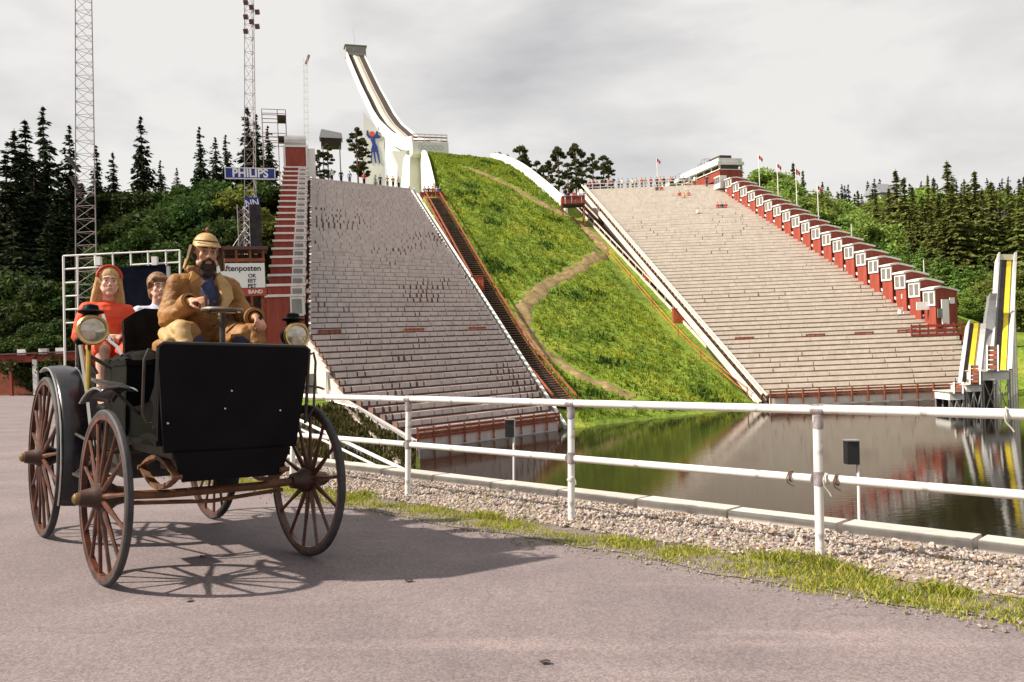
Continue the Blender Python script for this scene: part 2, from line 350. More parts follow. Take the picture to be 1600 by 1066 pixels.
# ------------------------------------------------------------------ road, verge, gravel, kerb (sloping near frame)
def so(s, o, z=0): p = F0 + u_ * s + n_ * o; return V((p.x, p.y, z))
def asphalt_mat():
    m = bpy.data.materials.new('worn_asphalt'); m.use_nodes = True; t = m.node_tree; n = t.nodes; l = t.links; b = n['Principled BSDF']
    b.inputs['Roughness'].default_value = .85; b.inputs['Specular IOR Level'].default_value = .25
    c = n.new('ShaderNodeTexCoord')
    a = n.new('ShaderNodeTexNoise'); a.inputs['Scale'].default_value = .8; a.inputs['Detail'].default_value = 8; a.inputs['Roughness'].default_value = .65
    d = n.new('ShaderNodeTexNoise'); d.inputs['Scale'].default_value = 110; d.inputs['Detail'].default_value = 8; d.inputs['Roughness'].default_value = .85
    v = n.new('ShaderNodeTexNoise'); v.inputs['Scale'].default_value = 210; v.inputs['Detail'].default_value = 3
    for q in (a, d, v): l.new(c.outputs['Object'], q.inputs['Vector'])
    r = n.new('ShaderNodeValToRGB'); el = r.color_ramp.elements; el[0].position = .3; el[0].color = (.138, .113, .119, 1); el[1].position = .7; el[1].color = (.205, .170, .174, 1)
    l.new(a.outputs['Fac'], r.inputs[0])
    vc = n.new('ShaderNodeTexVoronoi'); vc.inputs['Scale'].default_value = 88; l.new(c.outputs['Object'], vc.inputs['Vector'])
    bw = n.new('ShaderNodeRGBToBW'); l.new(vc.outputs['Color'], bw.inputs[0])
    r4 = n.new('ShaderNodeValToRGB'); e4 = r4.color_ramp.elements; e4[0].position = .15; e4[0].color = (.55, .55, .56, 1); e4[1].position = .85; e4[1].color = (1.55, 1.52, 1.5, 1); l.new(bw.outputs[0], r4.inputs[0])
    m4 = n.new('ShaderNodeMixRGB'); m4.blend_type = 'MULTIPLY'; m4.inputs[0].default_value = .5; l.new(r.outputs[0], m4.inputs[1]); l.new(r4.outputs[0], m4.inputs[2])
    # hairline cracks, only here and there
    wv = n.new('ShaderNodeTexNoise'); wv.inputs['Scale'].default_value = 2.5; wv.inputs['Detail'].default_value = 5; l.new(c.outputs['Object'], wv.inputs['Vector'])
    wm = n.new('ShaderNodeMixRGB'); wm.inputs[0].default_value = .22; l.new(c.outputs['Object'], wm.inputs[1]); l.new(wv.outputs['Color'], wm.inputs[2])
    ck = n.new('ShaderNodeTexVoronoi'); ck.feature = 'DISTANCE_TO_EDGE'; ck.inputs['Scale'].default_value = .75; l.new(wm.outputs[0], ck.inputs['Vector'])
    cr4 = n.new('ShaderNodeValToRGB'); e5 = cr4.color_ramp.elements; e5[0].position = .0; e5[0].color = (.45, .45, .45, 1); e5[1].position = .006; e5[1].color = (1, 1, 1, 1); l.new(ck.outputs['Distance'], cr4.inputs[0])
    m5 = n.new('ShaderNodeMixRGB'); m5.blend_type = 'MULTIPLY'; l.new(m4.outputs[0], m5.inputs[1]); l.new(cr4.outputs[0], m5.inputs[2])
    mk = n.new('ShaderNodeValToRGB'); e6 = mk.color_ramp.elements; e6[0].position = .5; e6[0].color = (0, 0, 0, 1); e6[1].position = .62; e6[1].color = (.75, .75, .75, 1); l.new(a.outputs['Fac'], mk.inputs[0]); l.new(mk.outputs[0], m5.inputs[0])
    r2 = n.new('ShaderNodeValToRGB'); e2 = r2.color_ramp.elements; e2[0].position = .36; e2[0].color = (.42, .42, .43, 1); e2[1].position = .66; e2[1].color = (1.7, 1.66, 1.62, 1)
    l.new(d.outputs['Fac'], r2.inputs[0])
    m1 = n.new('ShaderNodeMixRGB'); m1.blend_type = 'MULTIPLY'; m1.inputs[0].default_value = .6
    l.new(m5.outputs[0], m1.inputs[1]); l.new(r2.outputs[0], m1.inputs[2])
    # pale tar-worn streaks running along the road
    mp_ = n.new('ShaderNodeMapping'); mp_.inputs['Rotation'].default_value = (0, 0, .77); mp_.inputs['Scale'].default_value = (.25, 2.2, 1)
    st = n.new('ShaderNodeTexNoise'); st.inputs['Scale'].default_value = 1.1; st.inputs['Detail'].default_value = 5
    l.new(c.outputs['Object'], mp_.inputs[0]); l.new(mp_.outputs[0], st.inputs['Vector'])
    r3 = n.new('ShaderNodeValToRGB'); e3 = r3.color_ramp.elements; e3[0].position = .58; e3[0].color = (1, 1, 1, 1); e3[1].position = .75; e3[1].color = (1.35, 1.33, 1.3, 1)
    l.new(st.outputs['Fac'], r3.inputs[0]); m2 = n.new('ShaderNodeMixRGB'); m2.blend_type = 'MULTIPLY'; m2.inputs[0].default_value = 1
    l.new(m1.outputs[0], m2.inputs[1]); l.new(r3.outputs[0], m2.inputs[2]); l.new(m2.outputs[0], b.inputs['Base Color'])
    bp = n.new('ShaderNodeBump'); bp.inputs['Strength'].default_value = .35; bp.inputs['Distance'].default_value = .004
    l.new(v.outputs['Fac'], bp.inputs['Height']); l.new(bp.outputs[0], b.inputs['Normal']); return m
asph = asphalt_mat()
def on(o):  # nearly flat strips follow the same tilted frame
    return o
road = MB()
road.add([so(40, .9), so(-8.5, .9), (-12, 38, 0), (-21, 64, 0), (-95, 92, 0), (-95, -60, 0), (60, -60, 0)], [(0, 1, 2, 3, 4, 5, 6)])
road.build('road', asph, M=NEAR, kind='structure', label='grey asphalt road beside the pool')
def strip(name, s0, s1, o0f, o1f, z, mt, label, step=.12):
    vs_ = []; fs_ = []; s = s0; i = 0
    while s <= s1:
        vs_ += [so(s, o0f(s), z), so(s, o1f(s), z + .001)]
        if i: fs_.append((2 * i - 2, 2 * i, 2 * i + 1, 2 * i - 1))
        i += 1; s += step
    MB().add(vs_, fs_).build(name, mt, M=NEAR, kind='structure', label=label)
def wob(s, a, k): return a * (math.sin(s * 2.1 * k) + .6 * math.sin(s * 5.3 * k + 1) + .5 * math.sin(s * 11.7 * k + 2) + .35 * math.sin(s * 23 * k))
edge = lambda s: -.86 + wob(s, .05, 1)
verge_m = mat('verge_dirt', (.13, .105, .095), (.23, .19, .165), 9, .95, bump=.9, bscale=40, spec=.1, detail=8)
sand_m = mat('gravel_bed_sand', (.24, .19, .155), (.36, .30, .25), 7, .95, bump=.9, bscale=50, spec=.1)
strip('verge', -8.4, 14, edge, lambda s: .2, .006, verge_m, 'dirt verge between the asphalt and the gravel')
strip('gravel_bed', -8.4, 14, lambda s: -.30 + wob(s, .04, .8), lambda s: .92, .012, sand_m, 'sandy bed under the loose gravel')
# gravel
stone = MB(); 
import bmesh
def icov():
    bm = bmesh.new(); bmesh.ops.create_icosphere(bm, subdivisions=1, radius=1); v_ = [tuple(v.co) for v in bm.verts]; f_ = [tuple(x.index for x in f.verts) for f in bm.faces]; bm.free(); return np.array(v_), f_
IV, IF = icov()
def gravel(name, n, smp, rmin, rmax, mt, label):
    b = MB()
    for _ in range(n):
        p = smp(); r = random.uniform(rmin, rmax) * (1 + (random.random() < .1) * .7)
        sc = np.array([random.uniform(.7, 1.35), random.uniform(.7, 1.2), random.uniform(.5, .85)]) * r
        A = np.array(Matrix.Rotation(random.uniform(0, 6.28), 3, V((random.random() - .5, random.random() - .5, random.random())).normalized()))
        vv = (IV * sc * RNG.uniform(.8, 1.2, (12, 1))) @ A.T + np.array(p) + np.array([0, 0, r * .35])
        b.add([tuple(q) for q in vv], IF)
    return b.build(name, mt, M=NEAR, kind='stuff', label=label)
def stone_mat(name, a, b_):
    m = mat(name, a, b_, 14, .9, spec=.2, lo=.3, hi=.7, detail=2); return m
smp_all = lambda: so(random.uniform(-8.3, 9.0), min(.90, -.36 + 1.26 * random.random() ** .8), .010 + random.random() * .012)
for nm, k, c1, c2 in (('pale_gravel', 11500, (.30, .245, .215), (.50, .43, .39)), ('grey_gravel', 5600, (.14, .12, .12), (.28, .25, .25)), ('brown_gravel', 2600, (.20, .12, .085), (.36, .25, .18))):
    gravel(nm, k, smp_all, .007, .016, stone_mat(nm + '_stone', c1, c2), nm.replace('_', ' ') + ' stones lying along the concrete kerb')
gravel('loose_grit', 3500, lambda: so(random.uniform(-8, 9), -.90 + random.gauss(.05, .13), .006), .003, .009, stone_mat('grit', (.16, .14, .13), (.36, .31, .28)), 'fine grit scattered along the edge of the asphalt')
# grass on the verge
def blades(name, n, smp, h0, h1, mt, label, M=NEAR):
    Q = np.zeros((n, 4, 3))
    for i in range(n):
        p, k = smp(); h = random.uniform(h0, h1) * k; a = random.uniform(0, 6.28); c, s = math.cos(a), math.sin(a); wd = random.uniform(.0025, .006)
        lx, ly = random.gauss(0, .45) * h, random.gauss(0, .45) * h
        Q[i] = [(p.x - c * wd, p.y - s * wd, p.z), (p.x + c * wd, p.y + s * wd, p.z), (p.x + lx * .55 + c * wd * .8, p.y + ly * .55 + s * wd * .8, p.z + h * .7), (p.x + lx, p.y + ly, p.z + h)]
    o = tag(link(bpy.data.objects.new(name, quads_mesh(name, Q, mt))), label, kind='stuff'); o.matrix_world = M
clump = [(random.uniform(-8.3, 8.6), random.gauss(-.55, .13)) for _ in range(260)] + [(random.uniform(1.9, 8.0), random.gauss(-.66, .16)) for _ in range(80)]
tall = [(2.15, -.20), (2.3, -.25), (2.45, -.32), (2.0, -.3), (-2.5, -.3), (-.6, -.42), (3.1, -.45)]
def vsmp():
    r = random.random()
    if r < .05: s, o = random.choice(tall); return so(random.gauss(s, .09), random.gauss(o, .05), .006), 2.1
    if r < .85: s, o = random.choice(clump); return so(random.gauss(s, .07), max(-1.0, random.gauss(o, .07)), .006), 1
    return so(random.uniform(-8.4, 8.8), random.gauss(-.7, .16), .006), .7
g1 = mat('verge_grass', (.17, .22, .025), (.33, .34, .045), 3, .85, spec=.15, transl=.35)
g2 = mat('dry_verge_grass', (.30, .27, .06), (.42, .36, .12), 3, .85, spec=.15, transl=.3)
blades('verge_grass', 31000, vsmp, .010, .036, g1, 'short bright green grass growing along the road edge')
blades('dry_grass', 10000, vsmp, .010, .045, g2, 'dry yellow grass blades mixed in along the road edge')
blades('kerb_weeds', 1200, lambda: (so(random.uniform(-8, 9), random.uniform(-.3, .9), .015), .7), .02, .06, g1, 'sparse weeds between the gravel stones')
# kerb blocks, each a piece of its own
conc = mat('pale_concrete', (.40, .36, .32), (.56, .52, .47), 4, .9, bump=.4, bscale=45, rand=.10, spec=.2)
kerb = empty('kerb', NEAR @ Matrix.Translation(F0)); tag(kerb, 'pale concrete kerb of separate blocks along the gravel', kind='structure')
kb = MB(); L = .965
sec = [(.92, -.25), (.92, .078), (.94, .098), (1.19, .098), (1.21, .08), (1.21, -.25)]
kb.prism([u_ * (-L / 2 + .02) + n_ * (o - .0) + V((0, 0, z)) for o, z in sec], u_ * (L - .04))
kme = kb.mesh('kerb_block', conc)
for k in range(-9, 13):
    o = bpy.data.objects.new('kerb_block', kme); link(o); o.parent = kerb; o.location = u_ * (k * L + .53) + V((0, 0, random.uniform(-.006, .006))) + n_ * random.uniform(-.01, .01)
    o.rotation_euler = (0, 0, random.uniform(-.012, .012))
# wall below the kerb
rw = MB(); rw.prism([so(-9, .93, -.05), so(-9, 1.18, -.05), so(-9, 1.18, -9), so(-9, .93, -9)], u_ * 60)
rw.build('retaining_wall', mat('damp_concrete', (.12, .11, .10), (.24, .22, .20), 1.5, .9, bump=.3, bscale=20), M=NEAR, label='concrete retaining wall dropping from the kerb into the pool', cat='wall')
# ------------------------------------------------------------------ white pipe railing
rail = empty('pipe_railing', NEAR @ Matrix.Translation(F0), 'white painted pipe railing with two rails along the gravel', 'railing')
paint = mat('chipped_white_paint', (.33, .29, .275), (.62, .605, .59), 9, .45, bump=.25, bscale=70, lo=.33, hi=.44, detail=8)
sleeve = mat('weathered_sleeve', (.22, .18, .19), (.40, .36, .37), 20, .5, metal=.4)
SP = 2.2
spots = [k * SP for k in range(-3, 4)]
pm = MB().tube([(0, 0, -.06), (0, 0, .2), (0, 0, .99)], .031, 14).mesh('post', paint, True)
sm_ = MB().lathe((0, 0, 0), (0, 0, 1), [(.031, -.05), (.036, -.048), (.036, .048), (.031, .05)], 14).mesh('sleeve', sleeve, True)
cm_ = MB().lathe((0, 0, 0), u_, [(.0325, -.045), (.038, -.043), (.038, .043), (.0325, .045)], 14).mesh('coupling', sleeve, True)
rm = MB().tube([u_ * (.03), u_ * (SP / 2), u_ * (SP - .03)], .0325, 14).mesh('rail', paint, True)
rm2 = MB().tube([u_ * (.05), u_ * (SP / 2), u_ * (SP - .05)], .030, 14).mesh('rail', paint, True)
for i, s in enumerate(spots):
    for nm, me, z in (('post', pm, 0), ('sleeve', sm_, .945), ('coupling', cm_, 1.03), ('sleeve', sm_, .55)):
        o = link(bpy.data.objects.new(nm, me)); o.parent = rail; o.location = u_ * s + V((0, 0, z))
        if nm == 'post': o.rotation_euler = (random.uniform(-.006, .006), random.uniform(-.006, .006), 0)
    if i < len(spots) - 1:
        for me, z in ((rm, 1.03), (rm2, .55)):
            o = link(bpy.data.objects.new('rail', me)); o.parent = rail; o.location = u_ * s + V((0, 0, z + random.uniform(-.004, .004)))
# frayed ties and clips left on the railing
def tie(s, z, ln, mt, label, r=.005):
    p = so(s, -.03, z); b = MB(); pts = [p + V((0, 0, .045)), p + n_ * -.045 + V((0, 0, 0)), p + n_ * -.04 + V((.004, 0, -.04)), p + V((.012, -.03, -.05 - ln * .5)), p + V((.022, -.035, -.04 - ln))]
    b.tube(pts, r, 6); b.lathe(p + n_ * .03, u_, [(.036, -.006), (.040, -.006), (.040, .006), (.036, .006)], 12, True)
    b.build('rail_tie', mt, M=NEAR, smooth=True, label=label, cat='tie')
tie(SP + .06, .55, .07, mat('pale_cord', (.5, .47, .42), rough=.8), 'pale frayed cord knotted to the middle rail')
tie(SP - .20, .55, .02, mat('rusty_wire', (.12, .06, .04), rough=.7), 'rusty wire clip on the middle rail')
tie(SP + .13, .55, .02, mat('rusty_wire', (.12, .06, .04)), 'short rusty wire clip beside the frayed cord', .006)
tie(SP + 1.16, 1.03, .06, mat('pale_cord', (.5, .47, .42)), 'pale cord loop hanging from the top rail')
b = MB(); p = so(0, -.034, .36); b.lathe(so(0, 0, .36), (0, 0, 1), [(.034, -.006), (.039, -.006), (.039, .006), (.034, .006)], 12, True)
b.tube([p, p + V((.04, -.01, .03)), p + V((.06, -.01, -.01)), p + V((.062, -.01, -.04))], .006, 6)
b.build('rail_tie', mat('pale_cord', (.5, .47, .42)), M=NEAR, smooth=True, label='pale cord tied round a railing post', cat='tie')
# lamp boxes on thin poles behind the kerb
for px, d, h, lab in ((803, 10.6, .72, 'black lamp box on a thin white pole facing the shaded grandstand'), (1338, 7.85, .66, 'black lamp box on a thin white pole facing the red booths')):
    X = (px - 800) / F * d; base = V((X, d, -.35)); e_ = empty('pool_lamp', NEAR @ Matrix.Translation(base), lab, 'lamp')
    z = .35 + h - .22
    MB().tube([(0, 0, -.6), (0, 0, z + .2)], .016, 8).build('pole', paint, e_, smooth=True)
    MB().box((-.055, .02, z + .10), (.115, .10, .22)).build('lamp_box', mat('black_housing', (.012, .012, .014), rough=.5), e_)
    MB().box((-.055, .02, z + .218), (.135, .13, .012)).box((.0, .02, z + .06), (.012, .03, .30)).build('bracket', grey_metal, e_)
# dead leaves and dark spots on the asphalt
for (px, py) in ((848, 1030), (322, 868), (640, 905), (300, 935)):
    d = F * 1.25 / (py - 591); X = (px - 800) / F * d; lf = MB(); n = 9; a0 = random.random() * 6
    vs_ = [(0, 0, .016)] + [(math.cos(a0 + 6.28 * k / n) * .035 * random.uniform(.4, 1.1), math.sin(a0 + 6.28 * k / n) * .03 * random.uniform(.5, 1.1), random.uniform(.003, .02)) for k in range(n)]
    lf.add(vs_, [(0, k + 1, (k + 1) % n + 1) for k in range(n)]).build('dead_leaf', mat('dead_leaf', (.03, .022, .018), (.06, .035, .02), 30, .8), M=NEAR @ Matrix.Translation((X, d, 0)), label='small dead brown leaf lying on the asphalt', cat='leaf', group='dead leaves on the asphalt')
# handrail and path on the bank behind the kerb
e_ = empty('bank_handrail', Matrix.Translation(far(655, 745, 12)), 'white double handrail running down the bank behind the kerb', 'handrail')
o0 = e_.location.copy(); a, b_ = far(425, 636, 19) - o0, far(668, 752, 11.6) - o0
MB().tube([a, b_], .032, 10).build('rail', paint, e_, smooth=True)
MB().tube([a + V((.0, 0, -.20)), b_ + V((0, 0, -.14))], .024, 10).build('rail', paint, e_, smooth=True)
for t in (.05, .5, .97):
    p = a.lerp(b_, t); MB().tube([p, p + V((0, 0, -1.3 - .9 * t))], .035, 8).build('post', paint, e_, smooth=True)
# ------------------------------------------------------------------ grandstands
E1, M1 = V((.76, .65, 0)), V((-.65, .76, 0)); B1 = V((3.09, 59.5, 0))
E2, M2 = V((1, 0, 0)), V((0, 1, 0)); B2 = V((0, 72, 0))
SLOPE = .55; RISE = .45; RUN = RISE / SLOPE
def tosq(p, B, E_, M_): d = V((p[0], p[1], 0)) - B; return d.dot(E_), d.dot(M_)
poly1 = [tosq(p, B1, E1, M1) for p in ((3.1, 59.5), (-13, 110), (-24, 100.7), (-15, 60.5), (-11, 53.6), (-6.2, 51.4))]
poly2 = [(22.3, 0), (41, 0), (44.3, 10), (42.2, 12.5), (31, 51), (11.9, 51)]
def span(poly, q):
    xs_ = []; n = len(poly)
    for i in range(n):
        (s0, q0), (s1, q1) = poly[i], poly[(i + 1) % n]
        if (q0 <= q < q1) or (q1 <= q < q0): xs_.append(s0 + (s1 - s0) * (q - q0) / (q1 - q0))
    return (min(xs_), max(xs_)) if len(xs_) >= 2 else None
def stand(name, label, poly, B, E_, M_, wmin, wmax, m_step, m_block, qmax, blk_h, gap, proud):
    st = empty(name, Matrix.Translation(B + V((0, 0, WZ))), label, 'grandstand')
    R = Matrix((E_, M_, (0, 0, 1))).transposed()
    unit = MB().box((0, 0, 0), (1, 1, 1)).mesh('concrete_block', m_block)
    blocks = []; q = .35; z = .85
    i = 0
    while q < qmax:
        sp = span(poly, q)
        if sp and sp[1] - sp[0] > 1:
            s0, s1 = sp
            c = E_ * ((s0 + s1) / 2) + M_ * (q + RUN * .65) + V((0, 0, z + RISE / 2 - .2))
            MB().box(c, (s1 - s0, RUN * 1.3, RISE + .4), R).build('step', m_step, st)
            s = s0 + .05; off = random.uniform(0, 1)
            while s < s1 - .3:
                wd = random.uniform(wmin, wmax); wp = B + E_ * s + M_ * q
                cl = math.sin(wp.x * .55 + 1.3 * math.sin(q * .31)) + math.sin(q * .42 + 1.1 * math.sin(wp.x * .37)) + random.gauss(0, .6)
                lost = cl > 1.15 and q < qmax * .8
                if lost and wmax < 2: wd = random.uniform(.45, .8)
                if s + wd > s1 - .05: wd = s1 - .05 - s
                gp = gap + (random.uniform(.06, .22) if lost else 0)
                if wd > .2: blocks.append((s + wd / 2, q, z, wd - gp))
                s += wd
        q += RUN; z += RISE; i += 1
    # the blocks that show largest are pieces of their own, the others one mesh
    blocks.sort(key=lambda b: ((B + E_ * b[0] + M_ * b[1]).length) / max(.3, min(1.2, b[3])))
    Re = R.to_4x4(); rest = MB()
    for k, (s, q_, z_, wd) in enumerate(blocks):
        c = E_ * s + M_ * (q_ - proud / 2 + .05 + random.uniform(-.006, .006)) + V((0, 0, z_ + RISE - blk_h / 2 + random.uniform(-.008, .012)))
        sz = (wd, proud + .1, blk_h)
        if k < 300:
            o = link(bpy.data.objects.new('concrete_block', unit)); o.parent = st; o.matrix_local = Matrix.Translation(c) @ Re @ Matrix.Diagonal((*sz, 1))
        else: rest.box(c, sz, R)
    rest.build('concrete_blocks', m_block, st, kind='stuff')
    return st, R
def concrete(name, c1, c2, stain, rnd, stain_s=2.4, lo=.85):
    m = bpy.data.materials.new(name); m.use_nodes = True; t = m.node_tree; n = t.nodes; l = t.links; b = n['Principled BSDF']; b.inputs['Roughness'].default_value = .92; b.inputs['Specular IOR Level'].default_value = .15
    g = n.new('ShaderNodeNewGeometry'); mp_ = n.new('ShaderNodeMapping'); mp_.inputs['Scale'].default_value = (1.0, 1.0, .35); l.new(g.outputs['Position'], mp_.inputs[0])
    a = n.new('ShaderNodeTexNoise'); a.inputs['Scale'].default_value = 1.6; a.inputs['Detail'].default_value = 7; a.inputs['Roughness'].default_value = .7
    d = n.new('ShaderNodeTexNoise'); d.inputs['Scale'].default_value = .16; d.inputs['Detail'].default_value = 3
    l.new(mp_.outputs[0], a.inputs['Vector']); l.new(g.outputs['Position'], d.inputs['Vector'])
    r = n.new('ShaderNodeValToRGB'); el = r.color_ramp.elements; el[0].position = .33; el[0].color = (*c1, 1); el[1].position = .66; el[1].color = (*c2, 1); l.new(a.outputs['Fac'], r.inputs[0])
    sN = n.new('ShaderNodeTexNoise'); sN.inputs['Scale'].default_value = stain_s; sN.inputs['Detail'].default_value = 6; sN.inputs['Roughness'].default_value = .75; l.new(g.outputs['Position'], sN.inputs['Vector'])
    ad = n.new('ShaderNodeMath'); ad.operation = 'ADD'; l.new(sN.outputs['Fac'], ad.inputs[0])
    m3 = n.new('ShaderNodeMath'); m3.operation = 'MULTIPLY'; m3.inputs[1].default_value = .55; l.new(d.outputs['Fac'], m3.inputs[0]); l.new(m3.outputs[0], ad.inputs[1])
    r2 = n.new('ShaderNodeValToRGB'); e2 = r2.color_ramp.elements; e2[0].position = lo; e2[0].color = (0, 0, 0, 1); e2[1].position = lo + .09; e2[1].color = (1, 1, 1, 1); l.new(ad.outputs[0], r2.inputs[0])
    mx_ = n.new('ShaderNodeMixRGB'); l.new(r2.outputs[0], mx_.inputs[0]); l.new(r.outputs[0], mx_.inputs[1]); mx_.inputs[2].default_value = (*stain, 1)
    l.new(mx_.outputs[0], b.inputs['Base Color']); return m
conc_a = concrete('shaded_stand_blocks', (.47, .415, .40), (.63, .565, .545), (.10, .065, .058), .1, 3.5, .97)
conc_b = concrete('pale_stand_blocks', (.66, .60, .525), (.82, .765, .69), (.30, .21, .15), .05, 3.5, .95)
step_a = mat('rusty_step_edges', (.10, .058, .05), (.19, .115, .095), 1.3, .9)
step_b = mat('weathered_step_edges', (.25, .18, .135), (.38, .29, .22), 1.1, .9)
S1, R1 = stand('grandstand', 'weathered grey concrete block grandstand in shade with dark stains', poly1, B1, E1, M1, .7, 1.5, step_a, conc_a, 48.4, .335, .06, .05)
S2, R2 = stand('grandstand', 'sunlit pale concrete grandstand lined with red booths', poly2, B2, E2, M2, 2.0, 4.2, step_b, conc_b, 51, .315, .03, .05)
def stand_pt(B, E_, M_, s, q, dz=0): p = B + E_ * s + M_ * q; return V((p.x, p.y, WZ + .4 + SLOPE * q + dz))
def L1(s, q, dz=0): return stand_pt(V((0, 0, 0)), E1, M1, s, q, dz) - V((0, 0, WZ))      # local to the stand
def L2(s, q, dz=0): return stand_pt(V((0, 0, 0)), E2, M2, s, q, dz) - V((0, 0, WZ))
# base walls of red planks, posts and rails
def base_fence(st, Lf, E_, s0, s1, n):
    a, b = Lf(s0, -.05, -.4), Lf(s1, -.05, -.4)
    MB().bar(a + V((0, 0, .25)), b + V((0, 0, .25)), .25, .9).build('base_wall', conc_b if n > 12 else conc_a, st)
    for z in (.78, 1.02, 1.26): MB().bar(a + V((0, 0, z)) + (-M1 if n < 12 else -M2) * .22, b + V((0, 0, z)) + (-M1 if n < 12 else -M2) * .22, .05, .15).build('plank', rust_wood, st)
    for k in range(n + 1):
        p = a.lerp(b, k / n) + (-M1 if n < 12 else -M2) * .28; MB().box(p + V((0, 0, .8)), (.12, .12, 1.3)).build('post', rust_wood, st)
base_fence(S1, L1, E1, -12.4, -.15, 10)
base_fence(S2, L2, E2, 22.4, 41, 13)
# white stringers along the edge of the shaded stand
for off, wd, dz in ((.0, .22, .55), (.75, .26, .35)):
    a, b = L1(*poly1[0], dz - .6) + E1 * off, L1(*poly1[1], dz) + E1 * off; MB().bar(a, b, wd, .35).build('stringer', far_white, S1)
for off, wd, dz in ((-.1, .16, 1.0), (-.5, .14, 1.15), (-.75, .3, .3)):
    a, b = L2(*poly2[0], dz - .5) + E2 * off, L2(*poly2[5], dz) + E2 * off; MB().bar(a, b, wd, .18 if dz > .5 else .5).build('stringer', mat('pinkish_white_rail', (.55, .47, .42), (.66, .58, .53), 1, .7), S2)
    if dz == 1.0:
        for k in range(30): p = a.lerp(b, (k + .5) / 30); MB().box(p + V((-.1, 0, -.5)), (.1, .1, 1.1)).build('rail_post', rust_wood, S2)
MB().bar(L1(*poly1[3]) + V((.1, 0, .2)), L1(*poly1[2]) + V((.1, 0, .2)), .18, .5).build('stringer', far_white, S1)
MB().bar(L2(31.9, 47, 1.0), L2(41.8, 11, 1.0), .16, .22).build('stringer', far_white, S2)
for k in range(18): p = L2(31.9, 47, .5).lerp(L2(41.8, 11, .5), k / 17); MB().box(p, (.1, .1, 1.1)).build('rail_post', red_wood, S2)
# small slatted barriers standing on the steps
def plane_hit(px, py, B, E_, M_):
    r = ray(px, py); n = M_ * -SLOPE + V((0, 0, 1)); P0 = B + V((0, 0, WZ + .4)); t = n.dot(P0 - CAMP) / n.dot(r); return CAMP + r * t
def barrier(px, py, B, E_, M_, wd, label, grp):
    p = plane_hit(px, py + 4, B, E_, M_); e_ = empty('slatted_barrier', Matrix.Translation(p) @ Matrix((E_, M_, (0, 0, 1))).transposed().to_4x4(), label, 'barrier', grp)
    for z in (.2, .42, .64): MB().box((0, -.1, z), (wd, .05, .15)).build('slat', rust_wood, e_)
    for s in (-.46, 0, .46): MB().box((s * wd, -.04, .2), (.08, .08, 1.05)).build('post', rust_wood, e_)
for px, py in ((515, 526), (647, 523), (745, 520)): barrier(px, py, B1, E1, M1, 1.9, 'rust red slatted barrier standing on the shaded stand', 'barriers on the shaded stand')
for px, py in ((1163, 534), (1274, 529), (1350, 526), (1417, 522)): barrier(px, py, B2, E2, M2, 1.9, 'rust red slatted barrier standing on the sunlit stand', 'barriers on the sunlit stand')
# ------------------------------------------------------------------ red commentary booths
def booth_proto(flat=False):
    e_ = empty('commentary_booth'); D, W, H = 2.6, 1.5, 3.0           # front at x=0 looking to +x, back at -D
    K = 0 if flat else 1
    w_ = MB(); prof = [(0, -1.6), (0, H), (-.7, H + .10 * K), (-D * .6, H), (-D, H - .16 * K), (-D, -1.6)]
    w_.prism([(x, -W / 2, z) for x, z in prof], (0, W, 0)); w_.build('wall', red_wood, e_)
    r = MB(); top = [(.28, H + .0), (.28, H + .13), (-.7, H + .25), (-D * .6, H + .15), (-D - .25, H - .06), (-D - .25, H - .19), (-D * .6, H + .02), (-.7, H + .11)] if not flat else [(.2, H + .01), (.2, H + .17), (-D - .1, H + .17), (-D - .1, H + .01)]
    r.prism([(x, -W / 2 - .12, z) for x, z in top], (0, W + .24 if not flat else W * .45, 0)); r.build('roof', far_white, e_)
    f = MB().box((.05, 0, H - .58), (.12, W + .04, 1.1)).build('window', far_white, e_)
    for y in (-.37, .37): MB().box((.09, y, H - .58), (.09, .54, .80)).build('pane', glass_far, f)
    if flat: f = MB().box((-.45, -W / 2 - .02, H - .62), (.95, .1, 1.22)).build('window', far_white, e_)
    if flat: MB().box((-.45, -W / 2 - .05, H - .62), (.72, .1, .92)).build('pane', glass_far, f)
    return e_
bp0 = booth_proto(); used = [False]
ORD = ['first', 'second', 'third', 'fourth', 'fifth', 'sixth', 'seventh', 'eighth', 'ninth', 'tenth', 'eleventh', 'twelfth', 'thirteenth', 'fourteenth', 'fifteenth', 'sixteenth', 'seventeenth', 'eighteenth', 'nineteenth', 'twentieth']
def place_booth(p, ang, sz, label, grp):
    o = bp0 if not used[0] else copy_tree(bp0); used[0] = True
    o.location = p; o.rotation_euler = (0, 0, ang); o.scale = (1, 1, sz); tag(o, label, 'booth', grp); return o
bA, bB = plane_hit(1138, 313, B2, E2, M2), plane_hit(1452, 520, B2, E2, M2)
ndir = V((bB.y - bA.y, -(bB.x - bA.x), 0)).normalized()
if ndir.x > 0: ndir = -ndir
angR = math.atan2(ndir.y, ndir.x)
for k in range(20):
    t = k / 19; p = bA.lerp(bB, t) + ndir * -.2
    place_booth(p, angR, 1.0 + .42 * t, 'red booth beside the sunlit stand, %s down from the judges building' % ORD[k] if k < 19 else 'lowest red booth beside the sunlit stand, with white notice boards', 'booths along the sunlit stand')
last = p.copy()
bp0 = booth_proto(True); used[0] = False
lA, lB = V((-23.6, 98.5, 20.0)), V((-15.2, 61.2, 1.7)); nl = V((lA.y - lB.y, -(lA.x - lB.x), 0)).normalized()
if nl.x < 0: nl = -nl
angL = math.atan2(nl.y, nl.x)
for k in range(20):
    t = k / 19; p = lA.lerp(lB, t) + nl * -.25
    place_booth(p, angL, .95 + .2 * t, 'red booth beside the shaded stand, %s down from the grey roofed hut' % ORD[k], 'booths along the shaded stand')
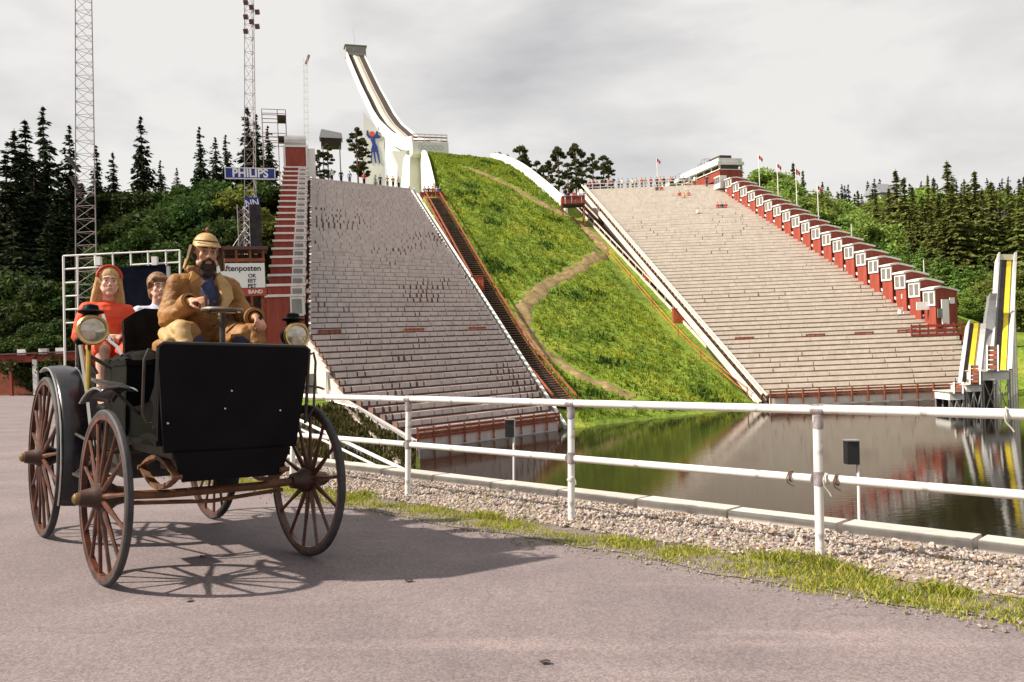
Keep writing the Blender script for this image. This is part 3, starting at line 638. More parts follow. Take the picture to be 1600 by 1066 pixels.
# yard railing, notices at the foot of the booth row
Rl = Matrix.Rotation(angR, 4, 'Z')
for (x, y, z, w_, h, lab) in ((-.9, 1.0, 2.0, .85, 2.5, 'tall white notice board on the lowest red booth'), (-1.75, 1.0, 3.1, .6, .6, 'small square white notice on the lowest red booth'), (-.25, 1.0, 1.9, .55, .9, 'grey panel on the wall of the lowest red booth')):
    b = MB().box((x, y, z), (w_, .08, h)); b.build('notice_board', glass_far if 'grey' in lab else sign_white, M=Matrix.Translation(last) @ Rl, label=lab, cat='sign')
e_ = empty('yard_fence', Matrix.Translation(last), 'red slatted fence round the foot of the lowest booth', 'fence')
for z in (-.2, .25, .7):
    MB().bar((-2.6, -1.4, z), (2.4, -1.4, z), .06, .2).build('rail', red_wood, e_)
    MB().bar((2.4, -1.4, z), (8, .2, z), .06, .16).build('rail', red_wood, e_)
for x in np.linspace(-2.6, 2.4, 7): MB().box((x, -1.36, -.2), (.12, .12, 2.2)).build('post', red_wood, e_)
for t in (.25, .5, .75, 1): MB().box((2.4 + 5.6 * t, -1.36 + 1.6 * t, -.2), (.12, .12, 2.2)).build('post', red_wood, e_)
MB().box((0, -.9, -.9), (5.0, .5, 1.6)).build('plinth', red_wood, e_)
# white notice boards fixed to booths further up
for px, py, wd, hh in ((1213, 348, 1.0, .7), (1192, 338, .5, .6), (1312, 403, 1.1, .8), (1268, 374, .6, .7), (1442, 478, 1.3, .8), (1412, 463, .5, .5)):
    t = (px - 1138) / (1452 - 1138); tt = t * 1.28 / (1 + .28 * t); p = bA.lerp(bB, min(1, t ** 1.02)); Y = p.y - .4
    q = far(px, py, Y - .6); MB().box((0, 0, 0), (wd, .07, hh)).build('notice_board', sign_white if px != 1268 else mat('yellowish_board', (.55, .52, .18)), M=Matrix.Translation(q), label='white notice board hung below a red booth window', cat='sign', group='boards hung on the booths')
# ------------------------------------------------------------------ judges' building at the head of the booth row
jc = far(1127, 300, 121.5); jc.z = T(jc.x, jc.y + 4) + .2
J = empty('judges_building', Matrix.Translation(jc) @ Matrix.Rotation(angR, 4, 'Z'), 'long red judges building with white roof terrace above the sunlit stand', 'building')
# local: +x looks to the hill, +y runs towards the camera... building extends along -y
LJ = 26.; s_ = -1
def jb(x0, x1, y0, y1, z0, z1): return MB().box(((x0 + x1) / 2, (y0 + y1) / 2, (z0 + z1) / 2), (x1 - x0, y1 - y0, z1 - z0))
ydir = Matrix.Rotation(angR, 3, 'Z') @ V((0, 1, 0)); sg = 1 if ydir.y > 0 else -1
def jy(a, b): return (a * sg, b * sg) if sg > 0 else (b * sg, a * sg)
y0, y1 = jy(0, LJ)
zb = 0; J.scale = (1, 1, .74)
jb(-3.2, 0, *jy(0, LJ), zb - 3, zb + 2.0).build('lower_wall', red_wood, J)
jb(-3.4, .25, *jy(-.2, LJ), zb + 2.0, zb + 3.9).build('upper_wall', red_wood, J)
jb(-3.5, .4, *jy(-.3, LJ + .2), zb + 3.9, zb + 4.05).build('sill_band', far_white, J)
w_ = jb(-3.0, .1, *jy(0, LJ), zb + 4.05, zb + 4.9).build('window_band', mat('dark_glass', (.05, .04, .04), rough=.15), J)
for k in range(12): jb(.05, .2, *jy(k * LJ / 11 - .12, k * LJ / 11 + .12), zb + 4.05, zb + 4.9).build('mullion', far_white, w_)
jb(-3.7, .7, *jy(-.5, LJ + .4), zb + 4.9, zb + 5.5).build('roof', far_white, J)
jb(-3.4, .5, *jy(-.4, 12), zb + 5.5, zb + 6.2).build('parapet', far_white, J)
for k in range(9): jb(.35, .45, *jy(12 + k * 1.6, 12.08 + k * 1.6), zb + 5.5, zb + 6.5).build('railing_post', grey_metal, J)
jb(.37, .43, *jy(12, LJ), zb + 6.45, zb + 6.55).build('railing_rail', grey_metal, J)
jb(-2.5, -.6, *jy(1, 4.5), zb + 6.2, zb + 7.2).build('dark_shelter', dark_void, J)
for yy, hh in ((7, 2.6), (8.2, 2.0), (20, 1.9), (9.0, 1.6)):
    g = MB(); a = yy * sg
    for dx in (-.5, .5):
        for dy in (-.4, .4): g.tube([(-1.5 + dx, a + dy, zb + 5.5), (-1.5 + dx, a + dy, zb + 5.6 + hh)], .06, 6)
    for z in (.9, hh): g.bar((-2, a - .4, zb + 5.6 + z), (-1, a - .4, zb + 5.6 + z), .06, .06).bar((-2, a + .4, zb + 5.6 + z), (-1, a + .4, zb + 5.6 + z), .06, .06).bar((-2, a - .4, zb + 5.6 + z), (-2, a + .4, zb + 5.6 + z), .06, .06)
    g.build('rooftop_frame', grey_metal, J)
jb(0, .12, *jy(3, 5.2), zb - .2, zb + 1.7).build('door', mat('grey_blue_door', (.28, .29, .36), rough=.5), J)
w_ = jb(.3, 1.4, *jy(-2.2, -.4), zb - .2, zb + 2.2).build('porch', far_white, J)
for k in range(3): jb(1.38, 1.45, *jy(-2.1 + k * .58, -1.65 + k * .58), zb + .8, zb + 2.0).build('pane', glass_far, w_)

# side walls closing the lower flank of the shaded stand
sw = MB(); P_ = [poly1[5], poly1[4], poly1[3]]
for i in range(2):
    a, b = L1(*P_[i], .3), L1(*P_[i + 1], .3); sw.prism([a, b, V((b.x, b.y, -4)), V((a.x, a.y, -4))], V((-.25, -.1, 0)))
sw.build('side_wall', conc_a, S1)
for nm, st, Lf, pa, pb in (('side_wall', S1, L1, poly1[0], poly1[1]), ('side_wall', S2, L2, poly2[0], poly2[5])):
    a, b = Lf(*pa, -.2), Lf(*pb, -.2); MB().prism([a, b, V((b.x, b.y, b.z - 2.5)), V((a.x, a.y, a.z - 3))], V((.12, 0, 0)) if st is S1 else V((-.12, 0, 0))).build(nm, dark_void, st)
# ------------------------------------------------------------------ ski jump tower
AX = V((-.293, .956, 0)); LAT = V((.956, .293, 0))
INR = [(150, 38.3), (156, 39.6), (160, 40.7), (167, 43.1), (172, 45.0), (178, 47.6), (188, 52.0), (198, 57.4), (208, 63.8), (217, 69.4), (231, 78.8), (245, 88.4)]
def jp(Y): return V((-14 - .307 * (Y - 150), Y, 0))
SJ = empty('ski_jump_tower', Matrix.Translation(V((-14, 150, 36))), 'tall white ski jump tower with a curved inrun and emblem panel', 'ski jump')
O = SJ.location.copy()
def ramp(name, lat0, lat1, z0, z1, mt, parent=None, y0=150, y1=245, thick=None):
    ys_ = np.linspace(y0, y1, 40); vs_ = []; fs_ = []
    for Y in ys_:
        zc = float(np.interp(Y, [a for a, b in INR], [b for a, b in INR])); c = jp(Y)
        d = z0 if thick is None else thick(Y)
        for l_, zz in ((lat0, d), (lat1, d), (lat1, z1), (lat0, z1)):
            p = c + LAT * l_; vs_.append(V((p.x, p.y, zc + zz)) - O)
    for i in range(len(ys_) - 1):
        for k in range(4): fs_.append((i * 4 + k, i * 4 + (k + 1) % 4, i * 4 + 4 + (k + 1) % 4, i * 4 + 4 + k))
    fs_ += [(0, 1, 2, 3), tuple(range((len(ys_) - 1) * 4, len(ys_) * 4))[::-1]]
    return MB().add(vs_, fs_).build(name, mt, parent or SJ)
tw = mat('tower_white', (.54, .53, .51), (.66, .65, .63), .35, .6, lo=.3, hi=.55, detail=8, stretch=(1, 1, .3))
ramp('inrun_slab', -2.6, 2.4, -2.2, 0, tw, thick=lambda Y: -1.3 - .9 * math.sin(math.pi * (Y - 150) / 95))
ramp('side_wall', -2.95, -2.6, -1.5, 1.0, tw); ramp('side_wall', 2.4, 2.6, -1.2, .45, tw)
ramp('stair_strip', -2.3, -1.1, 0, .12, dark_void, y0=176); ramp('track', -.9, -.15, 0, .14, mat('cream_track', (.55, .50, .42), (.62, .58, .5), 1, .7)); ramp('track', .1, .5, 0, .13, mat('tan_track', (.30, .24, .17), rough=.8)); ramp('stair_strip', .8, 2.2, 0, .12, dark_void, y0=170)
hc = jp(246.5); Rj = Matrix((LAT, AX, (0, 0, 1))).transposed()
st_ = MB().box(V((hc.x, hc.y, 89.9)) - O, (6.0, 3.2, 2.8), Rj).build('start_house', mat('start_house_grey', (.30, .27, .25), rough=.7), SJ)
for k in range(4): MB().box(V((hc.x, hc.y, 90.1)) - O + LAT * (-2.2 + 1.45 * k) - AX * 1.6, (1.15, .15, 1.5), Rj).build('window_pane', glass_far, st_)
MB().box(V((hc.x, hc.y, 91.4)) - O, (6.6, 3.8, .3), Rj).build('start_roof', mat('roof_grey', (.16, .15, .15)), SJ)
MB().box(V((hc.x, hc.y, 88.1)) - O - AX * 1.3, (6.2, .4, 1.0), Rj).build('start_gate', tw, SJ)
b = MB().tube([V((hc.x, hc.y, 91.5)) - O, V((hc.x - .4, hc.y, 97)) - O], .08, 6); b.build('flagpole', grey_metal, SJ)
# lift shaft behind the start house and main body
body = MB(); vs_ = []
ys_ = np.linspace(157, 190, 12)
lo = [V((*(jp(Y) - LAT * 1.9)[:2], float(np.interp(Y, [a for a, b in INR], [b for a, b in INR])) - 1)) - O for Y in ys_] + [V((*(jp(Y) - LAT * 1.9)[:2], 20)) - O for Y in (176, 163)]
body.prism(lo, LAT * 3.8); body.build('main_body', tw, SJ)
# flared leg under the take-off
lg = MB().prism([far(612, 236, 151) - O, far(636, 236, 151) - O, far(630, 250, 151) - O, far(626, 300, 151) - O, far(616, 330, 151) - O, far(621, 258, 151) - O], V((-.6, 2.2, 0))); lg.build('flared_leg', tw, SJ)
# take-off block with red railing
tb = jp(149); tbx = MB().box(V((tb.x, tb.y, 36.6)) - O, (6.6, 3.0, 2.2), Rj).build('takeoff_block', tw, SJ)
for k in range(5): MB().lathe(V((tb.x, tb.y, 36.7)) - O + LAT * (-1.9 + .95 * k) - AX * 1.5, -AX, [(.30, 0), (.42, 0), (.42, .06), (.30, .06)], 16, True).build('ring', mat('ring_grey', (.5, .49, .48)), tbx)
for z, mm in ((38.5, red_wood), (37.9, red_wood), (39.0, far_white)): MB().box(V((tb.x, tb.y, z)) - O - AX * 1.4, (6.4, .1, .22), Rj).build('rail', mm, tbx)
for k in range(7): MB().box(V((tb.x, tb.y, 38.3)) - O + LAT * (-3.1 + 1.03 * k) - AX * 1.42, (.12, .12, 1.7), Rj).build('rail_post', far_white, tbx)
# emblem panel
YF = 186
fin = MB().prism([far(567, 175, YF) - O, far(584, 194, YF) - O, far(600, 217, YF) - O, far(603, 330, YF) - O, far(570, 330, YF) - O], V((-.3, 1.6, 0))).build('emblem_panel', mat('panel_grey_white', (.56, .55, .55), (.62, .61, .61), .3, .6), SJ)
def flat(name, pts, mt, par): MB().prism([far(x, y, YF - .02) - O for x, y in pts], V((0, .08 - .2, 0))).build(name, mt, par)
emb = mat('emblem_blue', (.015, .035, .22), rough=.6)
flat('emblem_disc', [(581.5 + 4.2 * math.cos(t * .5236), 209.5 + 4.2 * math.sin(t * .5236)) for t in range(12)], mat('emblem_red', (.55, .07, .03), rough=.6), fin)
flat('emblem_crescent', [(573, 204), (575.6, 204), (576, 210), (579, 213.6), (584, 213.6), (587, 210), (588, 205), (591, 206), (590.5, 211), (594.5, 213), (593, 216), (585, 217), (576, 216), (572.5, 211)], emb, fin)
flat('emblem_body', [(579, 217.5), (586, 217.5), (587, 224), (590, 230), (591.5, 237), (594.5, 255), (593, 255.6), (588.5, 239), (586, 237.5), (588, 254), (586.4, 254.4), (583, 237), (581.4, 238), (581.2, 255), (579.6, 255), (580, 234), (582, 226)], emb, fin)
# ------------------------------------------------------------------ white walls either side of the knoll
def knoll_wall(name, label, edge_pts, y0, y1, up, down, n=14):
    b = MB(); vs_ = []; fs_ = []
    for i in range(n + 1):
        Y = y0 + (y1 - y0) * i / n; X = itp(edge_pts, Y); zt = hill(X + (.6 if edge_pts is LRp else -.6), Y)
        for dx in (-.16, .16):
            vs_ += [(X + dx, Y, zt + up), (X + dx, Y, zt - down)]
    for i in range(n):
        a = i * 4; fs_ += [(a, a + 4, a + 5, a + 1), (a + 2, a + 3, a + 7, a + 6), (a, a + 2, a + 6, a + 4)]
    fs_ += [(0, 1, 3, 2), (n * 4, n * 4 + 2, n * 4 + 3, n * 4 + 1)]
    b.add(vs_, fs_).build(name, far_white, label=label, cat='wall')
knoll_wall('knoll_wall', 'curved white concrete wall climbing from the shaded stand to the take-off', LRp, 112, 162, .5, 15)
knoll_wall('knoll_wall', 'low white board wall along the hill crest below the pine trees', RLp, 118, 150, 1.1, 1.5)
# ------------------------------------------------------------------ stairs with rails between hill and stands
def stairs(name, label, pa, pb, wd, m_rail, rails=(1, 1), m2=None):
    a, b = hit(*pa, 30), hit(*pb, 30); d = (b - a); d.z = 0; L_ = d.length; d.normalize(); s = V((d.y, -d.x, 0))
    e_ = empty(name, Matrix.Translation(a), label, 'stairs'); n = int(L_ / .42); tr = MB(); prev = None; N = 16
    def P(t, off, dz): x, y = a.x + d.x * L_ * t + s.x * off, a.y + d.y * L_ * t + s.y * off; return V((x, y, max(WZ, T(x, y)) + dz)) - a
    for i in range(n): tr.box(P((i + .5) / n, 0, .22), (wd * .92, .36, .10), Matrix((s, d, (0, 0, 1))).transposed())
    tr.build('treads', mat('worn_tread', (.10, .07, .05), (.19, .13, .09), 2, .9), e_, kind='stuff')
    for sgn, on_ in zip((-1, 1), rails):
        mm = m_rail if not (m2 and sgn > 0) else m2
        for dz, th in ((1.05, .13), (.18, .3)):
            if dz > 1 and not on_: continue
            r = MB()
            for i in range(N): r.bar(P(i / N, sgn * wd / 2, dz), P((i + 1) / N + .002, sgn * wd / 2, dz), .12, th)
            r.build('rail' if dz > 1 else 'string_board', mm, e_)
        if on_:
            for i in range(24): q = P(i / 24, sgn * wd / 2, .5); MB().box(q, (.1, .1, 1.1)).build('post', mm, e_)
    bd = MB()
    for i in range(N): 
        q0, q1 = P(i / N, -wd / 2, -.05), P(i / N, wd / 2, -.05); q2, q3 = P((i + 1) / N, wd / 2, -.05), P((i + 1) / N, -wd / 2, -.05); bd.add([q0 + V((0, 0, .16)), q1 + V((0, 0, .16)), q2 + V((0, 0, .16)), q3 + V((0, 0, .16))], [(0, 1, 2, 3)])
    bd.build('backing', dark_void, e_)
    return e_
stairs('wooden_stairs', 'long dark wooden stairs with rust red rails beside the shaded stand', (884, 640), (676, 312), 2.0, rust_wood)
stairs('wooden_stairs', 'long dark wooden stairs with pale rails beside the sunlit stand', (1190, 622), (905, 322), 1.5, mat('pale_rail', (.52, .42, .36), (.64, .55, .49), 1, .8), (1, 0))
# orange rope barrier on the grass
pts = [hit(x, y, 30) for x, y in ((950, 398), (985, 440), (1020, 482), (1060, 527), (1095, 562), (1130, 592), (1168, 622))]
e_ = empty('rope_barrier', Matrix.Translation(pts[-1]), 'thin orange rope barrier running down the grass beside the sunlit stand', 'barrier')
for p in pts: MB().tube([p - pts[-1] + V((0, 0, -.3)), p - pts[-1] + V((0, 0, 1.0))], .05, 6).build('stake', rust_wood, e_)
for i in range(len(pts) - 1):
    for h in (.5, .95): MB().tube([pts[i] - pts[-1] + V((0, 0, h)), (pts[i] + pts[i + 1]) / 2 - pts[-1] + V((0, 0, h - .06)), pts[i + 1] - pts[-1] + V((0, 0, h))], .028, 6).build('rope', orange_rope, e_)
# red viewing platforms and marker cabins
def platform(px, py, Y, w_, h, d, label, name='viewing_platform', cat='platform', mt=None):
    p = far(px, py, Y); e_ = empty(name, Matrix.Translation(p), label, cat)
    MB().box((0, d / 2, -.1), (w_, d, .2)).build('deck', dark_void, e_)
    for k in range(max(3, int(w_ / .45))): MB().box((-w_ / 2 + w_ * (k + .5) / max(3, int(w_ / .45)), 0, h / 2), (w_ / max(3, int(w_ / .45)) * .86, .06, h)).build('board', mt or red_wood, e_)
    MB().box((0, -.05, h + .03), (w_ + .1, .14, .08)).build('top_rail', mt or red_wood, e_)
    for sx in (-1, 1):
        MB().box((sx * w_ / 2, d / 2, h / 2), (.06, d, h)).build('side_board', mt or red_wood, e_)
        MB().box((sx * (w_ / 2 - .1), .15, -1.5), (.15, .15, 3)).build('leg', rust_wood, e_); MB().box((sx * (w_ / 2 - .1), d - .15, -1.5), (.15, .15, 3)).build('leg', rust_wood, e_)
    return e_
platform(675, 312, 107, 3.0, .95, 2.5, 'red boarded viewing platform at the top of the rust red stairs')
platform(896, 318, 114, 3.2, 1.0, 2.5, 'red boarded viewing platform at the top of the pale railed stairs')
for px, py, lab in ((747, 452, 'small red cabin beside the rust red stairs'), (1016, 440, 'small red cabin on the grass beside the pale railed stairs'), (1061, 502, 'lower small red cabin on the grass beside the pale railed stairs')):
    p = hit(px, py, 30); e_ = empty('marker_cabin', Matrix.Translation(p), lab, 'cabin')
    for k in range(4): MB().box((-.45 + .3 * k, -.5, .55), (.28, .06, 1.5)).build('board', mat('orange_red_wood', (.36, .07, .03), (.45, .10, .04), 3, .7), e_)
    for sx in (-.6, .6): MB().box((sx, 0, .55), (.06, 1.0, 1.5)).build('side_wall', red_wood, e_)
    MB().box((0, .1, 1.35), (1.4, 1.4, .1)).build('roof', rust_wood, e_)
# ------------------------------------------------------------------ freestyle ramps beside the sunlit stand
yel = mat('yellow_mat', (.62, .48, .02), (.70, .55, .04), 1, .7); drk = mat('dark_mat', (.05, .035, .045), (.09, .065, .075), 1, .8); gmt = mat('grey_mat', (.16, .16, .17), (.22, .22, .23), 1, .8); pal = mat('pale_mat', (.55, .54, .53), rough=.7)
def fs_ramp(top, bot, Yt, Yb, label, strips, box_h):
    # top / bot: (left px, right px, y); curved profile between
    e_ = empty('freestyle_ramp', Matrix.Translation(far((bot[0] + bot[1]) / 2, bot[2], Yb) ), label, 'ramp'); o0 = e_.location.copy(); N = 12
    def P(u, v):
        t = v ** 1.0; l_ = top[0] + (bot[0] - top[0]) * t; r_ = top[1] + (bot[1] - top[1]) * t
        Y = Yt + (Yb - Yt) * (t ** 1.6); y = top[2] + (bot[2] - top[2]) * t; return far(l_ + (r_ - l_) * u, y, Y) - o0
    for nm, u0, u1, mm, lift in strips:
        vs_ = []; fs_ = []
        for i in range(N + 1):
            for u in (u0, u1):
                p = P(u, i / N); vs_ += [p + V((0, -.3 * lift, lift)), p + V((0, .5, -.35))]
        for i in range(N): a = i * 4; fs_ += [(a, a + 2, a + 6, a + 4), (a, a + 4, a + 5, a + 1), (a + 2, a + 3, a + 7, a + 6), (a + 1, a + 5, a + 7, a + 3)]
        fs_ += [(0, 1, 3, 2), (N * 4, N * 4 + 2, N * 4 + 3, N * 4 + 1)]
        MB().add(vs_, fs_).build(nm, mm, e_)
    for i in (0, 3, 6, 9):
        for u in (.03, .97):
            p = P(u, i / N); MB().tube([p + V((0, .4, -.2)), V((p.x, p.y + .6, WZ - 1.0 - o0.z))], .09, 6).build('support', grey_metal, e_)
    return e_, P
fs_ramp((1559, 1588, 403), (1546, 1580, 586), 74, 65, 'tall freestyle ramp with one yellow lane', [('edge_board', 0, .1, pal, .5), ('lane', .1, .22, gmt, .0), ('lane', .22, .46, drk, .0), ('yellow_lane', .50, .74, yel, .06), ('lane', .76, .84, gmt, 0), ('edge_board', .86, 1, pal, .5)], 1)
a = far(1559, 402, 74); b_ = far(1588, 402, 74); MB().bar(a, b_, .25, .5).build('ramp_header', mat('cream_board', (.62, .56, .42)), label='cream header board across the top of the tall ramp', cat='board')
fs_ramp((1513, 1541, 506), (1499, 1530, 608), 69, 64, 'short freestyle ramp with a yellow lane and grey lane', [('edge_board', 0, .08, pal, .3), ('lane', .08, .3, drk, 0), ('yellow_lane', .32, .58, yel, .05), ('lane', .58, .68, mat('brown_mat', (.25, .18, .08)), 0), ('pale_lane', .7, 1, pal, .02)], 1)
fs_ramp((1547, 1558, 459), (1528, 1546, 585), 70.5, 66, 'narrow dark grey ramp between the two yellow laned ramps', [('lane', 0, 1, gmt, .04)], 1)
def kicker(x0, x1, y0, y1, Y, label):
    e_ = empty('kicker', Matrix.Translation(far((x0 + x1) / 2, y1, Y)), label, 'kicker'); o0 = e_.location.copy(); n = 5
    for k in range(n):
        t0, t1 = k / n, (k + .8) / n; ya, yb = y0 + (y1 - y0) * t0, y0 + (y1 - y0) * t1; lx = lambda y: x0 + 2.4 * (y - y0) / (y1 - y0)
        p = [far(lx(ya) + 1, ya, Y - .0 - 1.6 * t0) - o0, far(x1 - 1, ya, Y - 1.6 * t0) - o0, far(x1 - 1, yb, Y - 1.6 * t1) - o0, far(lx(yb) + 1, yb, Y - 1.6 * t1) - o0]
        MB().prism(p, (0, .12, 0)).build('board', rust_wood if k % 3 else mat('brown_board', (.12, .06, .035)), e_)
    for xa in (x0, x1): MB().prism([far(xa, y0 - 2, Y - .1) - o0, far(xa, y1 + 2, Y - 1.8) - o0, far(xa, y1 + 2, Y + .8) - o0, far(xa, y0 - 2, Y + .8) - o0], (.12, 0, 0)).build('side_board', far_white, e_)
kicker(1541, 1558, 541, 578, 63.5, 'tall brown boarded kicker at the foot of the tall ramp'); kicker(1514, 1530, 571, 599, 63, 'middle brown boarded kicker with white sides'); kicker(1489, 1503, 599, 613, 63, 'smallest brown boarded kicker beside the base fence')
def deck(x0, x1, y0, y1, Y, label, depth=2.2):
    p = far((x0 + x1) / 2, y1, Y); e_ = empty('landing_deck', Matrix.Translation(p), label, 'deck'); w_ = (x1 - x0) / F * Y; h = (y1 - y0) / F * Y
    MB().box((0, depth / 2, h / 2), (w_, depth, h)).build('fascia', far_white, e_); MB().box((0, depth / 2, h + .03), (w_ + .2, depth + .2, .06)).build('planking', mat('deck_grey', (.4, .38, .36)), e_)
    zb_ = WZ - 1 - p.z
    for sx in (-.48, 0, .48):
        for yy in (.1, depth - .1): MB().tube([(sx * w_, yy, 0), (sx * w_, yy, zb_)], .07, 6).build('leg', grey_metal, e_)
    for a_, b2 in ((-.48, 0), (0, -.48), (0, .48), (.48, 0)): MB().tube([(a_ * w_, .05, 0), (b2 * w_, .05, max(zb_, -2.6))], .04, 6).build('brace', grey_metal, e_)
    MB().box((0, depth, zb_ / 2), (w_, .1, -zb_)).build('back_boarding', dark_void, e_)
deck(1536, 1577, 581, 594, 62.5, 'white deck on braced legs under the tall kicker'); deck(1510, 1534, 602, 612, 62, 'low white deck under the middle kicker'); deck(1484, 1507, 613, 625, 62, 'smallest white deck at the water edge beside the base fence')
# ------------------------------------------------------------------ masts, sign tower, huts
def lattice(e_, base, top, w0, w1, mt, nseg, r=.05, parts=True):
    b, t = V(base), V(top); legs = [(-1, -1), (1, -1), (0, 1)]
    C = [[b.lerp(t, k / nseg) + V((lx, ly, 0)) * (w0 + (w1 - w0) * k / nseg) * .5 for lx, ly in legs] for k in range(nseg + 1)]
    for j in range(3): MB().tube([c[j] for c in C], r, 6).build('mast_leg', mt, e_)
    br = MB()
    for k in range(nseg):
        for j in range(3):
            j2 = (j + 1) % 3; br.tube([C[k][j], C[k + 1][j2]], r * .5, 4); br.tube([C[k][j], C[k][j2]], r * .5, 4)
    br.build('bracing', mt, e_)
steel = mat('mast_steel', (.30, .27, .28), (.40, .36, .36), 3, .5, metal=.3)
mast_m = mat('brownish_mast_steel', (.20, .15, .15), (.30, .25, .25), 3, .6)
rst = mat('rusty_steel', (.22, .12, .10), (.30, .18, .15), 3, .6)
p = far(143, 560, 58); p.z = T(p.x, p.y) - .1; tp = far(136, -60, 58)
e_ = empty('floodlight_mast', Matrix.Translation(p), 'tall steel lattice mast rising behind the girl', 'mast'); lattice(e_, (0, 0, 0), tp - p, 1.6, 1.1, mast_m, 34, .036)
pl = MB()
for z in (.42, .62): pass
for a_, b2 in (((104, 244), (123, 268)), ((112, 277), (124, 300))): MB().bar(far(*a_, 57.2) - p, far(*b2, 57.2) - p, .5, .12).build('loudspeaker', dark_void, e_)
lights = MB()
for k in range(4): lights.box(tp - p + V((-1.2 + .8 * k, -.5, .3)), (.6, .3, .6))
lights.build('lamp_head', grey_metal, e_)
p = far(391, 470, 70); p.z = T(p.x, p.y) - .3; tp = far(391, -25, 70)
e_ = empty('floodlight_mast', Matrix.Translation(p), 'tall lattice mast carrying the blue advertising signs', 'mast'); lattice(e_, (0, 0, 0), tp - p, 1.2, .75, mast_m, 30, .034)
for k in range(7):
    q = far(384 + (k % 3) * 9, 4 + k * 7.5, 69.5) - p; MB().box(q, (.34, .3, .4), Matrix.Rotation(.5, 3, 'X')).build('lamp', mat('lamp_rust', (.12, .06, .05), rough=.5), e_)
p = far(478, 300, 128); p.z = T(p.x, p.y); tp = far(478, 92, 128)
e_ = empty('floodlight_mast', Matrix.Translation(p), 'slim pale lattice mast standing behind the grey roofed hut', 'mast'); lattice(e_, (0, 0, 0), tp - p, .8, .6, mat('pale_steel', (.55, .53, .53)), 26, .035)
MB().bar(far(478, 100, 128) - p, far(483, 86, 128) - p, .35, .3).build('lamp', rst, e_)
# text helper: flat print as thin mesh
def text(body, size, M, mt, parent=None, name='lettering', xs=1.0, bold=.0, align='CENTER', **kw):
    cu = bpy.data.curves.new(name, 'FONT'); cu.body = body; cu.size = size; cu.align_x = align; cu.align_y = 'CENTER'; cu.extrude = .004; cu.offset = bold
    t = bpy.data.objects.new(name, cu); link(t); bpy.context.view_layer.update()
    me = bpy.data.meshes.new_from_object(t.evaluated_get(bpy.context.evaluated_depsgraph_get())); bpy.data.objects.remove(t); bpy.data.curves.remove(cu)
    me.materials.clear(); me.materials.append(mt); o = link(bpy.data.objects.new(name, me))
    MM = M @ Matrix.Diagonal((xs, 1, 1, 1))
    if parent: o.parent = parent; o.matrix_local = MM
    else: o.matrix_world = MM
    return o
UP = Matrix.Rotation(math.pi / 2, 4, 'X')
def facing(p): return Matrix.Translation(p) @ Matrix.Rotation(-math.atan2(p.x, p.y), 4, 'Z')
p = far(391, 271.5, 68.6); w_ = 74 / F * 68.6; h = 16.5 / F * 68.6
e_ = empty('advertising_sign', facing(p) @ Matrix.Rotation(-.0, 4, 'Y'), 'long blue sign with white letters high on the lattice mast', 'sign')
MB().box((0, 0, 0), (w_, .18, h)).build('panel', blue_sign, e_)
for z in (-1, 1): MB().box((0, -.03, z * h / 2), (w_ + .08, .2, .07)).build('border', sign_white, e_)
for x in (-1, 1): MB().box((x * w_ / 2, -.03, 0), (.07, .21, h + .07)).build('border', sign_white, e_)
text('PHILIPS', .98, Matrix.Translation((0, -.10, 0)) @ UP, sign_white, e_, xs=.92, bold=.03)
p = far(394, 318, 68.4); e_ = empty('advertising_sign', facing(p), 'small blue square sign with white marks below the long blue sign', 'sign')
MB().box((0, 0, 0), (1.2, .15, 1.0)).build('panel', blue_sign, e_); text('NN', .8, Matrix.Translation((.0, -.09, .0)) @ UP @ Matrix.Rotation(.12, 4, 'Z'), sign_white, e_, xs=.9, bold=.012)
p = far(397, 385, 68); e_ = empty('equipment_tower', facing(p), 'dark grey clad scaffold tower below the blue signs', 'tower')
MB().box((.15, .5, 1.7), (1.0, .9, 3.6)).build('cladding', mat('dark_sheeting', (.03, .025, .03), (.06, .052, .056), 2, .8, spec=.1), e_)
lattice(e_, (-.75, .2, -1), (-.75, .2, 3.4), .9, .9, steel, 7, .035)
fr = MB()
for k in range(5): fr.tube([(-1.8 + .3 * k, 0, -.2), (-.6, 0, 1.6)], .03, 5)
fr.tube([(-2, 0, -.1), (.6, 0, -.1)], .05, 6); fr.build('stay', steel, e_)
p = far(383, 470, 62); p.z = T(p.x, p.y); H_ = (far(383, 388, 62) - p).z
e_ = empty('announcer_hut', facing(p), 'rust red timber hut on posts under the dark scaffold tower', 'hut')
for sx in (-1.45, -.5, .5, 1.45):
    for sy in (0, 2.2): MB().box((sx, sy, H_ / 2), (.16, .16, H_)).build('post', rust_wood, e_)
MB().box((0, 1.1, H_), (3.6, 3.0, .25)).build('roof', mat('roof_brown', (.10, .05, .04)), e_)
for z in (.9, 1.6, 2.3): MB().box((0, -.1, H_ - z), (3.1, .08, .25)).build('rail', rust_wood, e_)
MB().box((0, 2.2, H_ / 2), (3.0, .1, H_ * .96)).build('back_wall', dark_void, e_)
p = far(377, 437, 55); e_ = empty('newspaper_sign', facing(p), 'white newspaper board with black lettering and a red lower band', 'sign')
MB().box((0, 0, .25), (3.05, .5, 1.65)).build('panel', sign_white, e_); MB().box((.0, -.02, -.86), (3.2, .52, .5)).build('red_band', mat('band_red', (.40, .07, .04)), e_)
text('Aftenposten', .52, Matrix.Translation((0, -.26, .72)) @ UP, black_paint, e_, xs=1.0, bold=.012)
for k, tx in enumerate(('OK', 'EET', 'PET')): text(tx, .34, Matrix.Translation((.95, -.26, .22 - .34 * k)) @ UP, black_paint, e_, align='RIGHT', bold=.01)
text('BAND', .34, Matrix.Translation((1.35, -.29, -.86)) @ UP, sign_white, e_, align='RIGHT', bold=.008)
z0 = T(p.x, p.y) - p.z
